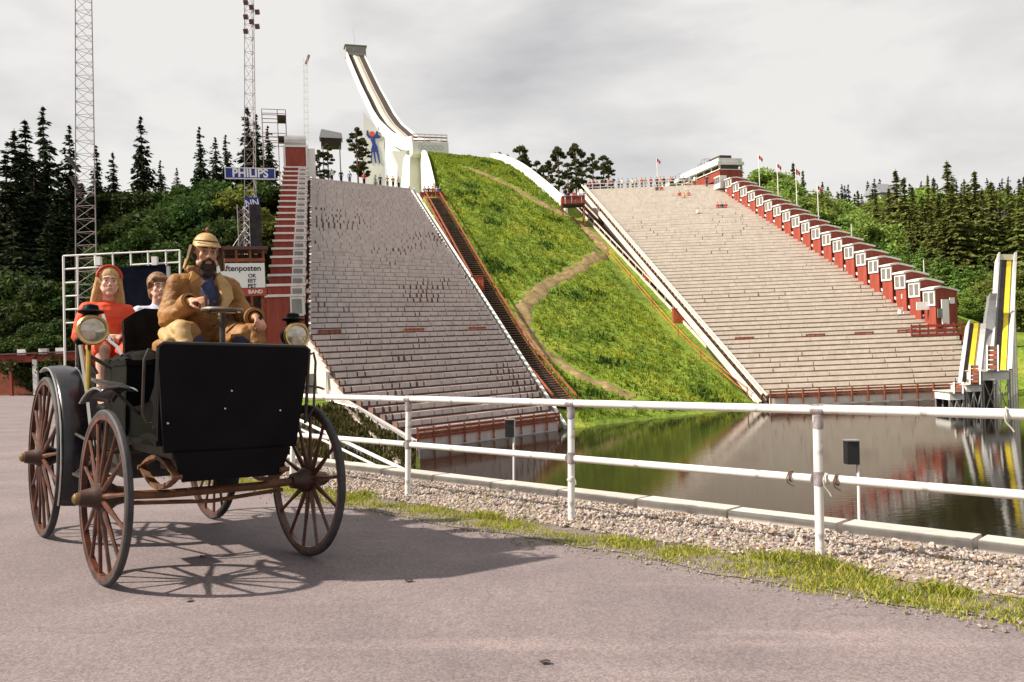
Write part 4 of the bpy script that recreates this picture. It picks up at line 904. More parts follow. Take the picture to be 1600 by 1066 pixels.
for sx in (-1.3, 1.3): MB().box((sx, .1, (z0 - 1.1) / 2), (.16, .16, -z0 - 1.1 + .1)).build('leg', rust_wood, e_)
# grey roofed hut and camera scaffold at the head of the shaded booth row
p = far(463, 268, 101); e_ = empty('top_hut', facing(p), 'red hut with grey curved roof above the shaded booth row', 'hut')
w_ = 34 / F * 101
MB().box((0, 1.2, 1.2), (w_, 2.4, 3.6)).build('wall', red_wood, e_)
for x in (-1, 1): MB().box((x * w_ / 2, -.02, 1.2), (.25, .2, 3.6)).build('corner_board', far_white, e_)
MB().box((0, -.05, 3.1), (w_ + .3, .2, .22)).build('eaves_board', far_white, e_)
rf = MB(); rf.prism([(-w_ / 2 + .05, 0, 3.25)] + [(-w_ / 2 + .05, 0 + 1.4 - 1.4 * math.cos(a), 3.25 + 1.5 * math.sin(a)) for a in np.linspace(.2, 2.9, 9)] + [(-w_ / 2 + .05, 2.8, 3.25)], (w_ - .1, 0, 0)); rf.build('roof', mat('roof_sheet', (.24, .22, .22), (.36, .34, .34), .8, .35, metal=.3), e_)
MB().box((w_ / 2 + .5, .4, -.2), (1.0, .5, 6.2)).build('side_panel', far_white, e_)
MB().box((0, 1.2, -3), (w_, 2.4, 5)).build('footing', red_wood, e_)
p = far(431, 262, 103); e_ = empty('camera_scaffold', facing(p), 'steel camera scaffold with two dark decks beside the grey roofed hut', 'scaffold')
w_ = 36 / F * 103; hh = (262 - 171) / F * 103
for sx in (-.5, .15, .5):
    for sy in (0, 1.8): MB().tube([(sx * w_, sy, -6), (sx * w_, sy, hh)], .055, 6).build('upright', rst, e_)
for z in (hh, hh - .7, hh - 1.2, hh - 3.0, hh - 3.5, hh - 4.2): MB().tube([(-.5 * w_, 0, z), (.5 * w_, 0, z)], .045, 6).tube([(-.5 * w_, 1.8, z), (.5 * w_, 1.8, z)], .045, 6).build('ledger', rst, e_)
for z in (hh - 1.0, hh - 3.6): MB().box((.33 * w_, .9, z), (.36 * w_, 2, .5)).build('deck', dark_void, e_)
p = far(520, 290, 108); p.z = T(p.x, p.y); e_ = empty('timing_tower', facing(p), 'timing cabin on tall legs behind the pines above the shaded stand', 'tower')
hh = (far(520, 226, 108) - p).z
for sx in (-1.1, 1.1):
    for sy in (0, 2): MB().tube([(sx, sy, -.5), (sx, sy, hh)], .07, 6).build('leg', steel, e_)
MB().box((0, 1, hh + .3), (2.6, 2.2, .9)).build('cabin', dark_void, e_); MB().prism([(-1.5, -.2, hh + .9), (1.5, -.2, hh + .8), (1.4, -.2, hh + 1.5), (-1.2, -.2, hh + 2.0)], (0, 2.4, 0)).build('roof', mat('pale_roof', (.5, .5, .5)), e_)
# pipe gantry with dark banner behind the car
Yg = 27.; e_ = empty('pipe_gantry', Matrix.Translation(far(190, 600, Yg)), 'white pipe gantry with a dark hanging banner behind the girl', 'gantry'); o0 = e_.location.copy()
gp = lambda x, y: far(x, y, Yg) - o0
tub = lambda a, b, r=.03, nm='pipe': MB().tube([a, b], r, 6).build(nm, far_white, e_)
tub(gp(99, 400), gp(281, 391)); tub(gp(99, 421), gp(178, 416)); tub(gp(205, 414), gp(281, 410)); tub(gp(99, 400), gp(102, 600), .035, 'upright'); tub(gp(121, 399), gp(123, 600), .03, 'upright'); tub(gp(281, 391), gp(283, 600), .035, 'upright')
for x in (148, 176, 204, 231, 259): tub(gp(x, 398 - (x - 99) * .05), gp(x + 1, 415))
for y in (442, 463, 484, 505): tub(gp(100, y), gp(122, y - 1))
for x in (154, 242): MB().box(gp(x, 408), (.17, .15, .28)).build('lamp', far_white, e_)
MB().prism([gp(182, 418), gp(258, 413), gp(260, 560), (gp(184, 560))], (0, .06, 0)).build('banner', mat('dark_banner', (.004, .005, .010), (.008, .010, .018), 2, .9, spec=.03), e_)
MB().box(gp(264, 440), (.10, .1, 1.0)).build('side_strip', mat('grey_strip', (.3, .32, .34)), e_)
# red and white stall at the far end of the road
p = NEAR @ V((-35.5, 58, 0)); e_ = empty('refreshment_stall', Matrix.Translation(p), 'low red stall with white posts at the far end of the road', 'stall')
for k in range(4): MB().box((-1.6 + k * 1.75, 0, 1.25), (.32 if k % 2 == 0 else .2, .2, 2.5)).build('post', far_white if k % 2 == 0 else red_wood, e_)
MB().box((1.5, .1, 2.6), (7.2, .25, .55)).build('beam', red_wood, e_); MB().box((1.5, 1.6, 1.2), (7, .1, 2.4)).build('back_wall', rust_wood, e_)
for x in (1.1, 2.6, 3.8): MB().box((x, -.1, 3.05), (.6, .3, .4)).build('light_box', far_white, e_)
MB().box((1.5, .8, 2.95), (7.4, 2.2, .1)).build('roof', mat('roof_brown', (.10, .05, .04)), e_)
# wooden steps and little fence at the low corner of the shaded stand
p = plane_hit(512, 640, B1, E1, M1) + V((-1.2, -1.5, -.4)); e_ = empty('timber_steps', Matrix.Translation(p), 'orange brown timber steps at the low corner of the shaded stand', 'steps')
for k in range(7): MB().box((.0 + .3 * k, -.1 * k, .8 - .28 * k), (1.3, 1.6, .2)).build('tread', mat('orange_timber', (.28, .10, .04), (.36, .15, .06), 3, .8), e_)
MB().box((.9, .8, -.3), (2.8, .1, 2.4)).build('side_board', rust_wood, e_)
for z in (1.3, 1.7, 2.1, 2.5): MB().box((-.5, .0, z), (1.6, .07, .14)).build('rail', rust_wood, e_)
for x in (-1.2, -.4, .3): MB().box((x, .06, 1.4), (.12, .1, 2.6)).build('post', rust_wood, e_)
MB().box((.35, .6, 2.1), (.75, .5, 1.3)).build('meter_cabinet', glass_far, e_)
e_ = empty('stand_handrail', Matrix.Translation(far(560, 640, 49)), 'thin grey handrail beside the steps down to the water', 'handrail'); o0 = e_.location.copy()
hp = [far(522, 628, 50) - o0, far(558, 637, 49) - o0, far(622, 678, 48) - o0, far(655, 700, 47.5) - o0]
MB().tube(hp, .06, 6).build('rail', grey_metal, e_)
for q in hp + [hp[1].lerp(hp[2], .5)]: MB().tube([q, q + V((0, 0, -1.6))], .05, 6).build('post', grey_metal, e_)
# concrete edge strip and path on the bank
drape_strip('bank_path', [(470, 672), (520, 688), (575, 712)], 1.3, asph, lift=.1, fn=T, label='narrow grey path along the grassy bank')
drape_strip('bank_edging', [(540, 640), (590, 690), (634, 738)], .35, mat('edging_concrete', (.34, .26, .21), (.44, .36, .30), 2, .9), lift=.2, fn=T, label='concrete edging strip down the grassy bank', wob=.02)
# flagpoles
def flagpole(px, y0, y1, Y, label, grp, flag=True):
    t = far(px, y0, Y); b = far(px + (y1 - y0) * .045, y1, Y); gz = T(b.x, b.y); e_ = empty('flagpole', Matrix.Translation(V((t.x, t.y, min(gz, b.z)))), label, 'flagpole', grp); H_ = t.z - min(gz, b.z)
    MB().tube([(0, 0, 0), (0, 0, H_)], [.09, .05], 6).build('pole', far_white, e_)
    if flag:
        f = MB(); n = 6; vs_ = []
        for i in range(n + 1): vs_ += [(.05 + i * .10, .1 * math.sin(i * 1.3), H_ - .1 - i * .11), (.05 + i * .08, .1 * math.sin(i * 1.3 + .4), H_ - .6 - i * .10)]
        f.add(vs_, [(2 * i, 2 * i + 2, 2 * i + 3, 2 * i + 1) for i in range(n)]).build('flag', mat('flag_red', (.42, .05, .06), rough=.8), e_)
for px, y0, y1, Y in ((1185, 241, 296, 118), (1214, 254, 312, 116), (1243, 262, 330, 112), (1277, 288, 346, 108)): flagpole(px, y0, y1, Y, 'white flagpole with a red flag standing behind the red booths', 'flagpoles behind the booths')
for px, y0, y1, Y in ((1330, 350, 376, 103), (1443, 406, 440, 92), (1026, 246, 300, 135)): flagpole(px, y0, y1, Y, 'thin white pole without a cloth behind the sunlit stand' , 'bare poles', px == 1026)
# white rim railing above the sunlit stand
e_ = empty('rim_railing', Matrix.Translation(V((11.9, 123.3, 23.3))), 'white railing along the top rim of the sunlit stand', 'railing')
for k in range(15): MB().box((k * 1.15, 0, .55), (.1, .1, 1.3)).build('post', far_white, e_)
for z in (.6, 1.1): MB().box((8, 0, z), (16.4, .08, .1)).build('rail', far_white, e_)
# cottages in the forest
def cottage(px, py, Y, wall, label, w_=7, roofc=(.13, .12, .125)):
    p = far(px, py, Y); e_ = empty('cottage', Matrix.Translation(p) @ Matrix.Rotation(.35, 4, 'Z'), label, 'house')
    MB().box((0, 2.5, .5), (w_, 5, 4.5)).build('wall', wall, e_)
    r = MB(); r.prism([(-w_ / 2 - .5, -.6, 2.6), (-w_ / 2 - .5, 2.5, 5.4), (-w_ / 2 - .5, 5.6, 2.6)], (w_ + 1, 0, 0)).build('roof', mat('slate' + str(px), roofc, tuple(c * 1.3 for c in roofc), 2, .8), e_)
    for x in (-1.8, 1.2): f = MB().box((x, -.03, 1.3), (1.2, .12, 1.2)).build('window', far_white, e_); MB().box((x, -.1, 1.3), (.95, .06, .95)).build('pane', glass_far, f)
cottage(1566, 372, 135, mat('cottage_red', (.25, .06, .03)), 'red brown cottage with grey roof half hidden among the spruces')
cottage(1388, 318, 205, mat('cottage_grey', (.3, .29, .3)), 'grey roofed house among the trees on the far ridge', 4.5, (.2, .2, .22))
# ------------------------------------------------------------------ trees
bark = mat('bark', (.07, .05, .04), (.14, .095, .07), 3, .95); birch = mat('grey_bark', (.22, .19, .17), (.32, .28, .25), 3, .9); pinebark = mat('pine_bark', (.12, .07, .045), (.24, .13, .08), 2, .95)
m_spr = mat('spruce_needles', (.009, .017, .007), (.024, .038, .011), .7, .85, spec=.15, rand=.3, transl=.15)
m_spr2 = mat('spruce_needles_warm', (.075, .095, .024), (.18, .19, .046), .6, .85, spec=.15, rand=.3, transl=.2)
m_yng = mat('young_spruce_needles', (.09, .165, .035), (.18, .28, .055), .8, .85, spec=.15, rand=.25, transl=.25)
m_leafd = mat('dark_leaves', (.018, .038, .008), (.055, .088, .017), .6, .8, spec=.2, rand=.35, transl=.3)
m_leafl = mat('light_leaves', (.12, .19, .04), (.27, .33, .07), .6, .8, spec=.2, rand=.3, transl=.4)
m_pine = mat('pine_needles', (.04, .05, .018), (.10, .105, .036), .7, .85, spec=.15, rand=.25, transl=.15)
def rhombs(C, U, W, l, w_):                  # centres, long axis, width axis
    U = U / np.linalg.norm(U, axis=1, keepdims=True); W = W - (W * U).sum(1, keepdims=True) * U; W = W / (np.linalg.norm(W, axis=1, keepdims=True) + 1e-9)
    l = l[:, None]; w_ = w_[:, None]
    return np.stack([C - U * l, C + W * w_ - U * l * .1, C + U * l, C - W * w_ - U * l * .1], 1)
def spruce_mesh(seed, H, Rm, dens=1.0, leaf=.42, bare=.06, droop=.35):
    g = np.random.default_rng(seed); C = []; U = []; W = []; nl = int(H * 2.7)
    lop = g.uniform(0, 6.28); 
    for i in range(nl):
        t = bare + (1 - bare) * (i + g.uniform(-.4, .4)) / nl; z = H * t
        if t > .995 or t < bare * .6: continue
        R = Rm * ((1 - t) ** .8 + .015) * g.uniform(.62, 1.18); nb = max(3, int((9 if t < .8 else 6) * dens))
        for b in range(nb):
            a = g.uniform(0, 6.28); L = R * g.uniform(.45, 1.12) * (1 + .22 * math.cos(a - lop)); 
            if g.random() < .1: continue
            n = max(2, int(L / .34)); s = (np.arange(n) + g.uniform(.2, .9, n)) / n
            up = .25 if t > .75 else -.02; rr = s * L; zz = z + up * rr - droop * rr * (.35 + .5 * s) + .12 * L * s ** 3
            for k in range(3):
                aa = a + g.normal(0, .10, n) + (k - 1) * .35 * (1 - .4 * s)
                C.append(np.stack([np.cos(aa) * rr, np.sin(aa) * rr, zz + g.normal(0, .07, n) - (.10 if k == 1 else 0)], 1))
                dirs = aa + (k - 1) * .7; U.append(np.stack([np.cos(dirs), np.sin(dirs), np.full(n, -.35 + up) - .25 * g.random(n)], 1)); W.append(np.stack([-np.sin(dirs), np.cos(dirs), g.normal(0, .9, n)], 1))
    C = np.concatenate(C); U = np.concatenate(U); W = np.concatenate(W); n = len(C)
    top = g.uniform(.6, 1.2, n); sc = np.clip(.45 + .7 * (1 - C[:, 2] / H), .45, 1.0)
    return rhombs(C, U, W, leaf * top * sc, leaf * .42 * top * sc)
def leafy(seed, H, Rx, nclump, per, leaf, low=.25, flat=1.0, cr_=(.75, 1.35)):
    g = np.random.default_rng(seed); C = []; cl = []
    for k in range(nclump):
        t = g.uniform(0, 1); prof = math.sin(math.pi * (.12 + .86 * t)) ** .7; a = g.uniform(0, 6.28); r = Rx * prof * math.sqrt(g.uniform(.1, 1)) * .85
        c = np.array([math.cos(a) * r, math.sin(a) * r, H * (low + (1 - low) * t * .92)]); rad = g.uniform(*cr_) * (Rx / 3); cl.append((c, rad))
        d = g.normal(size=(per, 3)); d /= np.linalg.norm(d, axis=1, keepdims=True); d[:, 2] *= .75 * flat; C.append(c + d * rad * g.uniform(.45, 1.08, (per, 1)))
    C = np.concatenate(C); n = len(C); U = g.normal(size=(n, 3)); U[:, 2] -= .35; W = g.normal(size=(n, 3)); s = g.uniform(.6, 1.25, n)
    return rhombs(C, U, W, leaf * s, leaf * .5 * s), cl
def tree_proto(name, kind, seed):
    e_ = bpy.data.objects.new(name, None); e_.empty_display_size = .1
    tr = MB(); rng = random.Random(seed)
    if kind in ('spruce', 'spruce2', 'young'):
        H = 18 if kind != 'young' else 7
        Q = spruce_mesh(seed, H, {'spruce': 4.2, 'spruce2': 3.5, 'young': 2.4}[kind], 1.0 if kind != 'young' else 1.25, .54 if kind != 'young' else .30, .05, .42 if kind != 'young' else .2)
        tr.tube([(0, 0, -.6), (0, 0, H * .3), (.05, 0, H * .7), (0, 0, H * 1.0)], [H * .017, H * .013, H * .007, .02], 8); tm_ = bark; cm = {'spruce': m_spr, 'spruce2': m_spr2, 'young': m_yng}[kind]
    elif kind == 'pine':
        H = 14; Q, cl = leafy(seed, H, 2.7, 34, 120, .26, .34, .45, (.6, 1.15)); tm_ = pinebark; cm = m_pine
        tr.tube([(0, 0, -.6), (.1, 0, H * .4), (-.1, .1, H * .75), (0, 0, H * .97)], [.24, .19, .12, .03], 8)
        for c, r in cl: tr.tube([(0, 0, max(2, c[2] - 1.0)), (c[0] * .5, c[1] * .5, c[2] - .25), (c[0], c[1], c[2])], [.07, .05, .02], 5)
    else:
        H = 9; Q, cl = leafy(seed, H, 3.2, 34, 260, .21, .16); tm_ = birch; cm = m_leafd if kind == 'dark' else m_leafl
        tr.tube([(0, 0, -.6), (.1, .05, H * .3), (-.05, 0, H * .6), (0, 0, H * .9)], [.18, .14, .09, .02], 8)
        for c, r in cl: tr.tube([(0, 0, max(.8, c[2] * .5)), (c[0] * .5, c[1] * .5, c[2] * .8), (c[0], c[1], c[2])], [.06, .045, .015], 5)
    t = bpy.data.objects.new('trunk', tr.mesh('trunk', tm_)); t.parent = e_; c = bpy.data.objects.new('crown', quads_mesh('crown', Q, cm)); c.parent = e_
    return e_, H, [t, c]
PRO = {}
for k, n, s0 in (('spruce', 3, 10), ('spruce2', 3, 20), ('young', 2, 30), ('pine', 3, 40), ('dark', 3, 50), ('light', 3, 60)): PRO[k] = [tree_proto({'spruce': 'spruce_tree', 'spruce2': 'spruce_tree', 'young': 'young_spruce', 'pine': 'pine_tree', 'dark': 'broadleaf_tree', 'light': 'broadleaf_tree'}[k], k, s0 + i) for i in range(n)]
def plant(kind, X, Y, h, label, grp, wide=1.0, z=None):
    e_, H, parts = random.choice(PRO[kind]); o = bpy.data.objects.new(e_.name.split('.')[0], None); o.empty_display_size = .1; link(o)
    for q in parts: c = q.copy(); link(c); c.parent = o
    s = h / H; o.location = (X, Y, T(X, Y) if z is None else z); o.rotation_euler = (0, 0, random.uniform(0, 6.28)); o.scale = (s * wide, s * wide, s)
    tag(o, label, 'tree', grp); return o
def plant_px(kind, px, py, Y, label, grp, wide=1.0, hmin=3, hmax=26):
    t = far(px, py, Y); z = T(t.x, t.y); h = t.z - z
    if h < hmin or h > hmax: z = t.z - max(hmin, min(hmax, h)); h = t.z - z; z = min(z, T(t.x, t.y)) if h == hmin else z; h = t.z - z
    return plant(kind, t.x, t.y, h, label, grp, wide, z)
LS = ('tall dark spruce in the wood behind the lattice masts', 'dark spruces behind the masts')
for px, py, Y, wd in ((22, 200, 84, 1.1), (38, 186, 86, 1.1), (66, 165, 88, .85), (108, 195, 90, .85), (150, 226, 96, .8), (176, 236, 98, .9), (219, 181, 98, .9), (250, 250, 106, .9), (276, 262, 108, .9), (311, 197, 102, .8), (336, 214, 108, 1.0), (352, 210, 110, .9), (386, 165, 104, 1), (400, 178, 108, .9), (418, 196, 112, .9), (8, 240, 78, 1.2), (90, 262, 82, 1.2), (52, 250, 80, 1.2), (128, 285, 84, 1.2), (20, 330, 74, 1.2), (75, 345, 73, 1.2), (110, 372, 74, 1.2)): plant_px('spruce', px, py, Y, *LS, wide=wd, hmin=9)
LB = ('dark green broadleaf tree on the slope behind the lattice masts', 'broadleaf trees behind the masts')
for px, py, Y in ((170, 305, 92), (205, 300, 90), (245, 300, 92), (282, 292, 92), (318, 282, 92), (350, 285, 90), (415, 290, 96), (150, 360, 84), (190, 345, 82), (225, 330, 84), (262, 330, 82), (300, 312, 82), (335, 300, 84), (372, 300, 84), (408, 330, 86), (170, 410, 76), (215, 358, 75), (262, 380, 74), (305, 360, 75), (345, 345, 76), (380, 370, 78), (420, 380, 80), (30, 430, 68), (70, 440, 66), (120, 440, 66), (160, 450, 66), (210, 420, 68), (255, 425, 68), (300, 430, 67), (340, 420, 68), (400, 430, 70), (20, 490, 62), (60, 505, 60), (95, 500, 60), (140, 500, 61), (425, 450, 66)):
    plant_px('light' if px in (372, 408) else 'dark', px, py, Y, *(LB if px not in (372, 408) else ('lighter green broadleaf tree on the slope behind the masts', 'lighter trees behind the masts')), wide=1.25, hmin=4, hmax=12)
for px, py, Y, k in ((511, 222, 106, 'pine'), (498, 232, 107, 'pine'), (556, 195, 108, 'pine'), (566, 215, 110, 'pine')): plant_px(k, px, py, Y, 'dark pine on the rim above the shaded stand', 'pines above the shaded stand', .8)
plant_px('young', 586, 272, 108, 'small young spruce standing alone in front of the emblem panel', None, .8, 1.5)
CP = ('pine on the rim behind the low white board wall', 'pines behind the board wall')
for px, py, Y in ((780, 232, 158), (792, 236, 160), (812, 221, 155), (818, 236, 150), (838, 246, 145), (856, 248, 142), (871, 225, 140), (886, 250, 138), (898, 220, 138), (908, 232, 140), (925, 236, 138), (942, 238, 140), (950, 246, 142), (848, 255, 150)): plant_px('pine', px, py, Y, *CP, wide=.75, hmin=6, hmax=17)
RS = ('tall brownish green spruce on the slope behind the red booths', 'tall spruces behind the booths')
for px, py, Y, wd in ((1158, 254, 140, .8), (1239, 252, 140, .9), (1254, 265, 138, .8), (1399, 264, 128, 1.35), (1412, 276, 124, 1.3), (1449, 271, 122, .7), (1458, 276, 126, .8), (1479, 250, 118, 1.3), (1487, 285, 110, 1.35), (1506, 278, 130, .8), (1522, 266, 116, 1.35), (1534, 295, 110, 1.3), (1556, 300, 128, .8), (1574, 285, 116, .9), (1592, 290, 108, 1.3), (1602, 272, 112, 1.3), (1430, 320, 120, 1.0), (1380, 330, 125, .9)): plant_px('spruce2', px, py, Y, *RS, wide=wd, hmin=7)
for px, py, Y, wd in ((1310, 300, 150, 1.0), (1340, 296, 146, 1.0), (1368, 300, 140, 1.1), (1388, 292, 136, 1.2), (1425, 290, 126, 1.3), (1440, 305, 122, 1.2), (1466, 300, 114, 1.3), (1500, 300, 112, 1.3), (1512, 285, 118, 1.2), (1548, 282, 114, 1.3), (1562, 305, 110, 1.2), (1580, 300, 110, 1.3), (1455, 330, 110, 1.3), (1420, 335, 114, 1.2)): plant_px('spruce2', px, py, Y, *RS, wide=wd, hmin=7)
RF = ('distant dark spruce on the far ridge', 'spruces on the far ridge')
for k in range(34): px = 1285 + k * 9.6 + random.uniform(-4, 4); plant_px('spruce', px, random.uniform(278, 306) - (8 if px > 1480 else 0), random.uniform(195, 235), *RF, wide=.9, hmin=6, hmax=15)
for px, py in ((1366, 279), (1325, 288), (1293, 291), (1592, 278), (1562, 284)): plant_px('spruce', px, py, 185, *RF, wide=.9, hmin=6, hmax=17)
RL_ = ('light green broadleaf tree on the slope behind the red booths', 'light broadleaf trees behind the booths')
for px, py, Y in ((1186, 266, 138), (1200, 264, 140), (1212, 272, 138), (1224, 285, 132), (1262, 300, 132), (1282, 305, 135), (1300, 312, 140), (1318, 318, 135), (1336, 325, 130), (1356, 315, 150), (1372, 310, 155), (1345, 345, 118), (1300, 338, 122), (1275, 325, 122), (1430, 300, 160), (1440, 295, 170), (1465, 300, 160), (1545, 300, 160), (1570, 305, 155), (1510, 310, 150), (1590, 320, 150), (1400, 340, 130), (1425, 352, 124), (1375, 352, 118), (1246, 310, 124), (1232, 300, 128)): plant_px('light', px, py, Y, *RL_, wide=1.2, hmin=4, hmax=13)
for k in range(46):
    Y = random.uniform(128, 215); X = Y * random.uniform(.36, .66); plant('light', X, Y, random.uniform(6, 11), 'mid green broadleaf tree filling the wood behind the booths', 'broadleaf trees filling the wood', 1.3)
YS = ('young bright green spruce in the row behind the red booths', 'young spruces behind the booths')
for k in range(30): px = 1330 + k * 7.6 + random.uniform(-4, 4); py = 372 + (px - 1330) * .16 + random.uniform(-12, 16) + (k % 2) * 14; plant_px('young', px, py, random.uniform(96, 108) - (k % 2) * 5, *YS, wide=random.uniform(.85, 1.2), hmin=4, hmax=11)
for px, py in ((1535, 440), (1550, 430), (1592, 420), (1525, 455), (1598, 450), (1510, 452)): plant_px('light', px, py, 92, 'bushy bright green tree beside the tall yellow laned ramp', 'bushes by the ramps', wide=1.2, hmin=4, hmax=9)
# ------------------------------------------------------------------ small spectators
def spectator(pose, seed):
    b = MB(); r = random.Random(seed)
    if pose == 'stand':
        for s in (-1, 1):
            b.cap((s * .09, 0, .06), (s * .09, 0, .5), .06, .075, 8); b.cap((s * .09, 0, .5), (s * .08, 0, .9), .075, .10, 8); b.cap((s * .09, .02, .04), (s * .09, -.12, .03), .045, .04, 8)
            b.cap((s * .21, 0, 1.40), (s * .27, .02, 1.12), .055, .045, 8); b.cap((s * .27, .02, 1.12), (s * .22, -.12, .92), .045, .035, 8); b.ell((s * .22, -.15, .88), (.04, .05, .06))
        b.cap((0, 0, .92), (0, 0, 1.05), .15, .14, 10); b.cap((-.1, 0, 1.36), (.1, 0, 1.36), .12, .12, 10); b.cap((0, 0, 1.0), (0, 0, 1.34), .14, .15, 10); zh = 1.46
    else:
        for s in (-1, 1):
            b.cap((s * .10, 0, .5), (s * .13, -.42, .52), .095, .07, 8); b.cap((s * .13, -.42, .52), (s * .13, -.40, .06), .07, .05, 8); b.cap((s * .13, -.38, .04), (s * .13, -.52, .03), .045, .04, 8)
            b.cap((s * .21, 0, .98), (s * .27, -.1, .72), .055, .045, 8); b.cap((s * .27, -.1, .72), (s * .14, -.34, .62), .045, .035, 8); b.ell((s * .13, -.38, .61), (.04, .05, .04))
        b.cap((0, 0, .52), (0, .02, .7), .16, .14, 10); b.cap((0, .02, .65), (0, 0, .92), .14, .15, 10); b.cap((-.1, 0, .95), (.1, 0, .95), .12, .12, 10); zh = 1.05
    b.cap((0, 0, zh), (0, -.01, zh + .1), .055, .05, 8); b.ell((0, -.02, zh + .19), (.075, .09, .115)); b.ell((0, -.115, zh + .18), (.018, .02, .025), nu=6, nv=5)
    return b, zh
def remesh(b, voxel, sm_it=2, name='body'):
    me = b.mesh(name, None); o = bpy.data.objects.new(name, me); link(o)
    m = o.modifiers.new('r', 'REMESH'); m.mode = 'VOXEL'; m.voxel_size = voxel
    if sm_it: s = o.modifiers.new('s', 'SMOOTH'); s.iterations = sm_it; s.factor = .5
    dg = bpy.context.evaluated_depsgraph_get(); dg.update(); r = bpy.data.meshes.new_from_object(o.evaluated_get(dg)); bpy.data.objects.remove(o); bpy.data.meshes.remove(me)
    r.polygons.foreach_set('use_smooth', [True] * len(r.polygons)); r.name = name; return r
skin = mat('skin', (.45, .24, .16), (.54, .31, .22), 20, .55, spec=.3)
hair_dk = mat('dark_hair', (.05, .03, .02), rough=.7)
SPM = {}
for pose in ('stand', 'sit'):
    b, zh = spectator(pose, 1); me = remesh(b, .028, 1, 'body'); waist = .95 if pose == 'stand' else .58
    me.materials.append(skin); me.materials.append(bpy.data.materials.new('spare_a')); me.materials.append(bpy.data.materials.new('spare_b'))
    for p in me.polygons:
        z, y, x = p.center.z, p.center.y, abs(p.center.x)
        if z > zh - .02: i = 0
        elif z > waist and x < .33: i = 1
        else: i = 2
        if pose == 'stand' and .83 < z < .98 and x > .18: i = 0
        if pose == 'sit' and .56 < z < .66 and y < -.31: i = 0
        p.material_index = i
    hm = MB().ell((0, .005, zh + .225), (.088, .10, .095)); SPM[pose] = (me, hm.mesh('hair', hair_dk, True))
SH = [(.5, .06, .04), (.7, .69, .66), (.06, .07, .2), (.03, .03, .035), (.45, .35, .2), (.2, .3, .4), (.6, .2, .1)]
SHN = ['red', 'white', 'navy blue', 'black', 'tan', 'grey blue', 'orange']
def person_at(p, pose, rz, i, where, grp):
    me, hm = SPM[pose]; o = empty('person', Matrix.Translation(p) @ Matrix.Rotation(rz, 4, 'Z'), 'person in a %s top %s' % (SHN[i % 7], where), 'person', grp)
    bo = link(bpy.data.objects.new('body', me)); bo.parent = o; ha = link(bpy.data.objects.new('hair', hm)); ha.parent = o
    for k, mm in ((1, mat('top_%d' % (i % 7), SH[i % 7], rough=.8)), (2, mat('trousers_%d' % (i % 3), [(.03, .035, .07), (.02, .02, .02), (.2, .17, .13)][i % 3], rough=.85))): bo.material_slots[k].link = 'OBJECT'; bo.material_slots[k].material = mm
for i in range(23):
    X = 12.5 + i * .72 + random.uniform(-.25, .25); Y = 123.45 + random.uniform(0, .3); person_at(V((X, Y, 23.35)), 'stand', random.uniform(-.6, .6), i * 3 + i // 4, 'standing at the rim of the sunlit stand', 'people at the sunlit rim')
for i, px in enumerate((664, 670, 676, 683, 688)): person_at(far(px, 311, 108) + V((0, 0, -.05)), 'stand', random.uniform(-.5, .5), [2, 3, 0, 5, 3][i], 'on the platform above the rust red stairs', 'people on the shaded side platform')
for i, px in enumerate((888, 897, 905, 912)): person_at(far(px, 317, 115) + V((0, 0, -.05)), 'stand', random.uniform(-.5, .5), [3, 0, 1, 5][i], 'on the platform above the pale railed stairs', 'people on the sunlit side platform')
for i, px in enumerate((530, 542, 553, 572, 594, 604, 612, 620)): X, Y = far(px, 290, 107).x, 107.6 + .8 * (i % 2); q = (X - 3.09) * -.65 + (Y - 59.5) * .76; Y = 59.5 + (48.9 + (X - 3.09) * .65) / .76; person_at(V((X, Y, 21.95)), 'stand', random.uniform(-.5, .5), i * 2 + 1, 'at the rim of the shaded stand', 'people at the shaded rim')
for i, (px, py) in enumerate(((1064, 316), (1070, 317), (1078, 315), (1123, 333), (1129, 332), (1135, 332), (1092, 341), (1412, 505), (1028, 306), (1034, 304))):
    p = plane_hit(px, py, B2, E2, M2); k = round((p.y - 72 - .35) / RUN); p = V((p.x, 72 + .35 + (k + .6) * RUN, WZ + .85 + RISE * (k + 1))); person_at(p + V((0, 0, -.42 if i != 6 else -.42)), 'sit', random.uniform(-.3, .3), [0, 4, 6, 0, 3, 0, 1, 1, 3, 0][i], 'sitting on the steps of the sunlit stand', 'people sitting on the sunlit stand')
p = far(1105, 302, 121.5); p.z = WZ + .85 + RISE * (round((p.y - 72.35) / RUN) + 1); person_at(p, 'stand', -.4, 3, 'standing alone beside the first red booth', None)
# ------------------------------------------------------------------ the veteran car (x forward, y to the driver's left, z up; origin under the front axle)
CARM = NEAR @ Matrix(((.629, .777, 0, -1.97), (-.777, .629, 0, 5.44), (0, 0, 1, 0), (0, 0, 0, 1)))
blk = mat('black_coachwork', (.003, .003, .0035), (.006, .0055, .006), 3, .5, spec=.08)
blk2 = mat('black_leather', (.005, .0045, .0045), (.010, .009, .008), 14, .6, bump=.4, bscale=40, spec=.06)
wood = mat('varnished_wheel_wood', (.035, .013, .009), (.115, .038, .021), 9, .35, stretch=(1, 1, 1))
tyre_m = mat('grey_solid_rubber', (.02, .018, .02), (.05, .046, .05), 8, .7)
iron = mat('dark_iron', (.03, .026, .024), (.07, .055, .045), 10, .5, metal=.5)
rustiron = mat('rusty_iron', (.10, .045, .022), (.19, .09, .045), 12, .6, metal=.3)
brass = mat('aged_brass', (.42, .27, .09), (.62, .44, .18), 12, .3, metal=.9)
nickel = mat('nickel_plate', (.55, .53, .50), rough=.22, metal=.95)
lens = mat('lamp_glass', (.35, .30, .22), (.55, .5, .42), 16, .08, spec=.9, metal=.5)
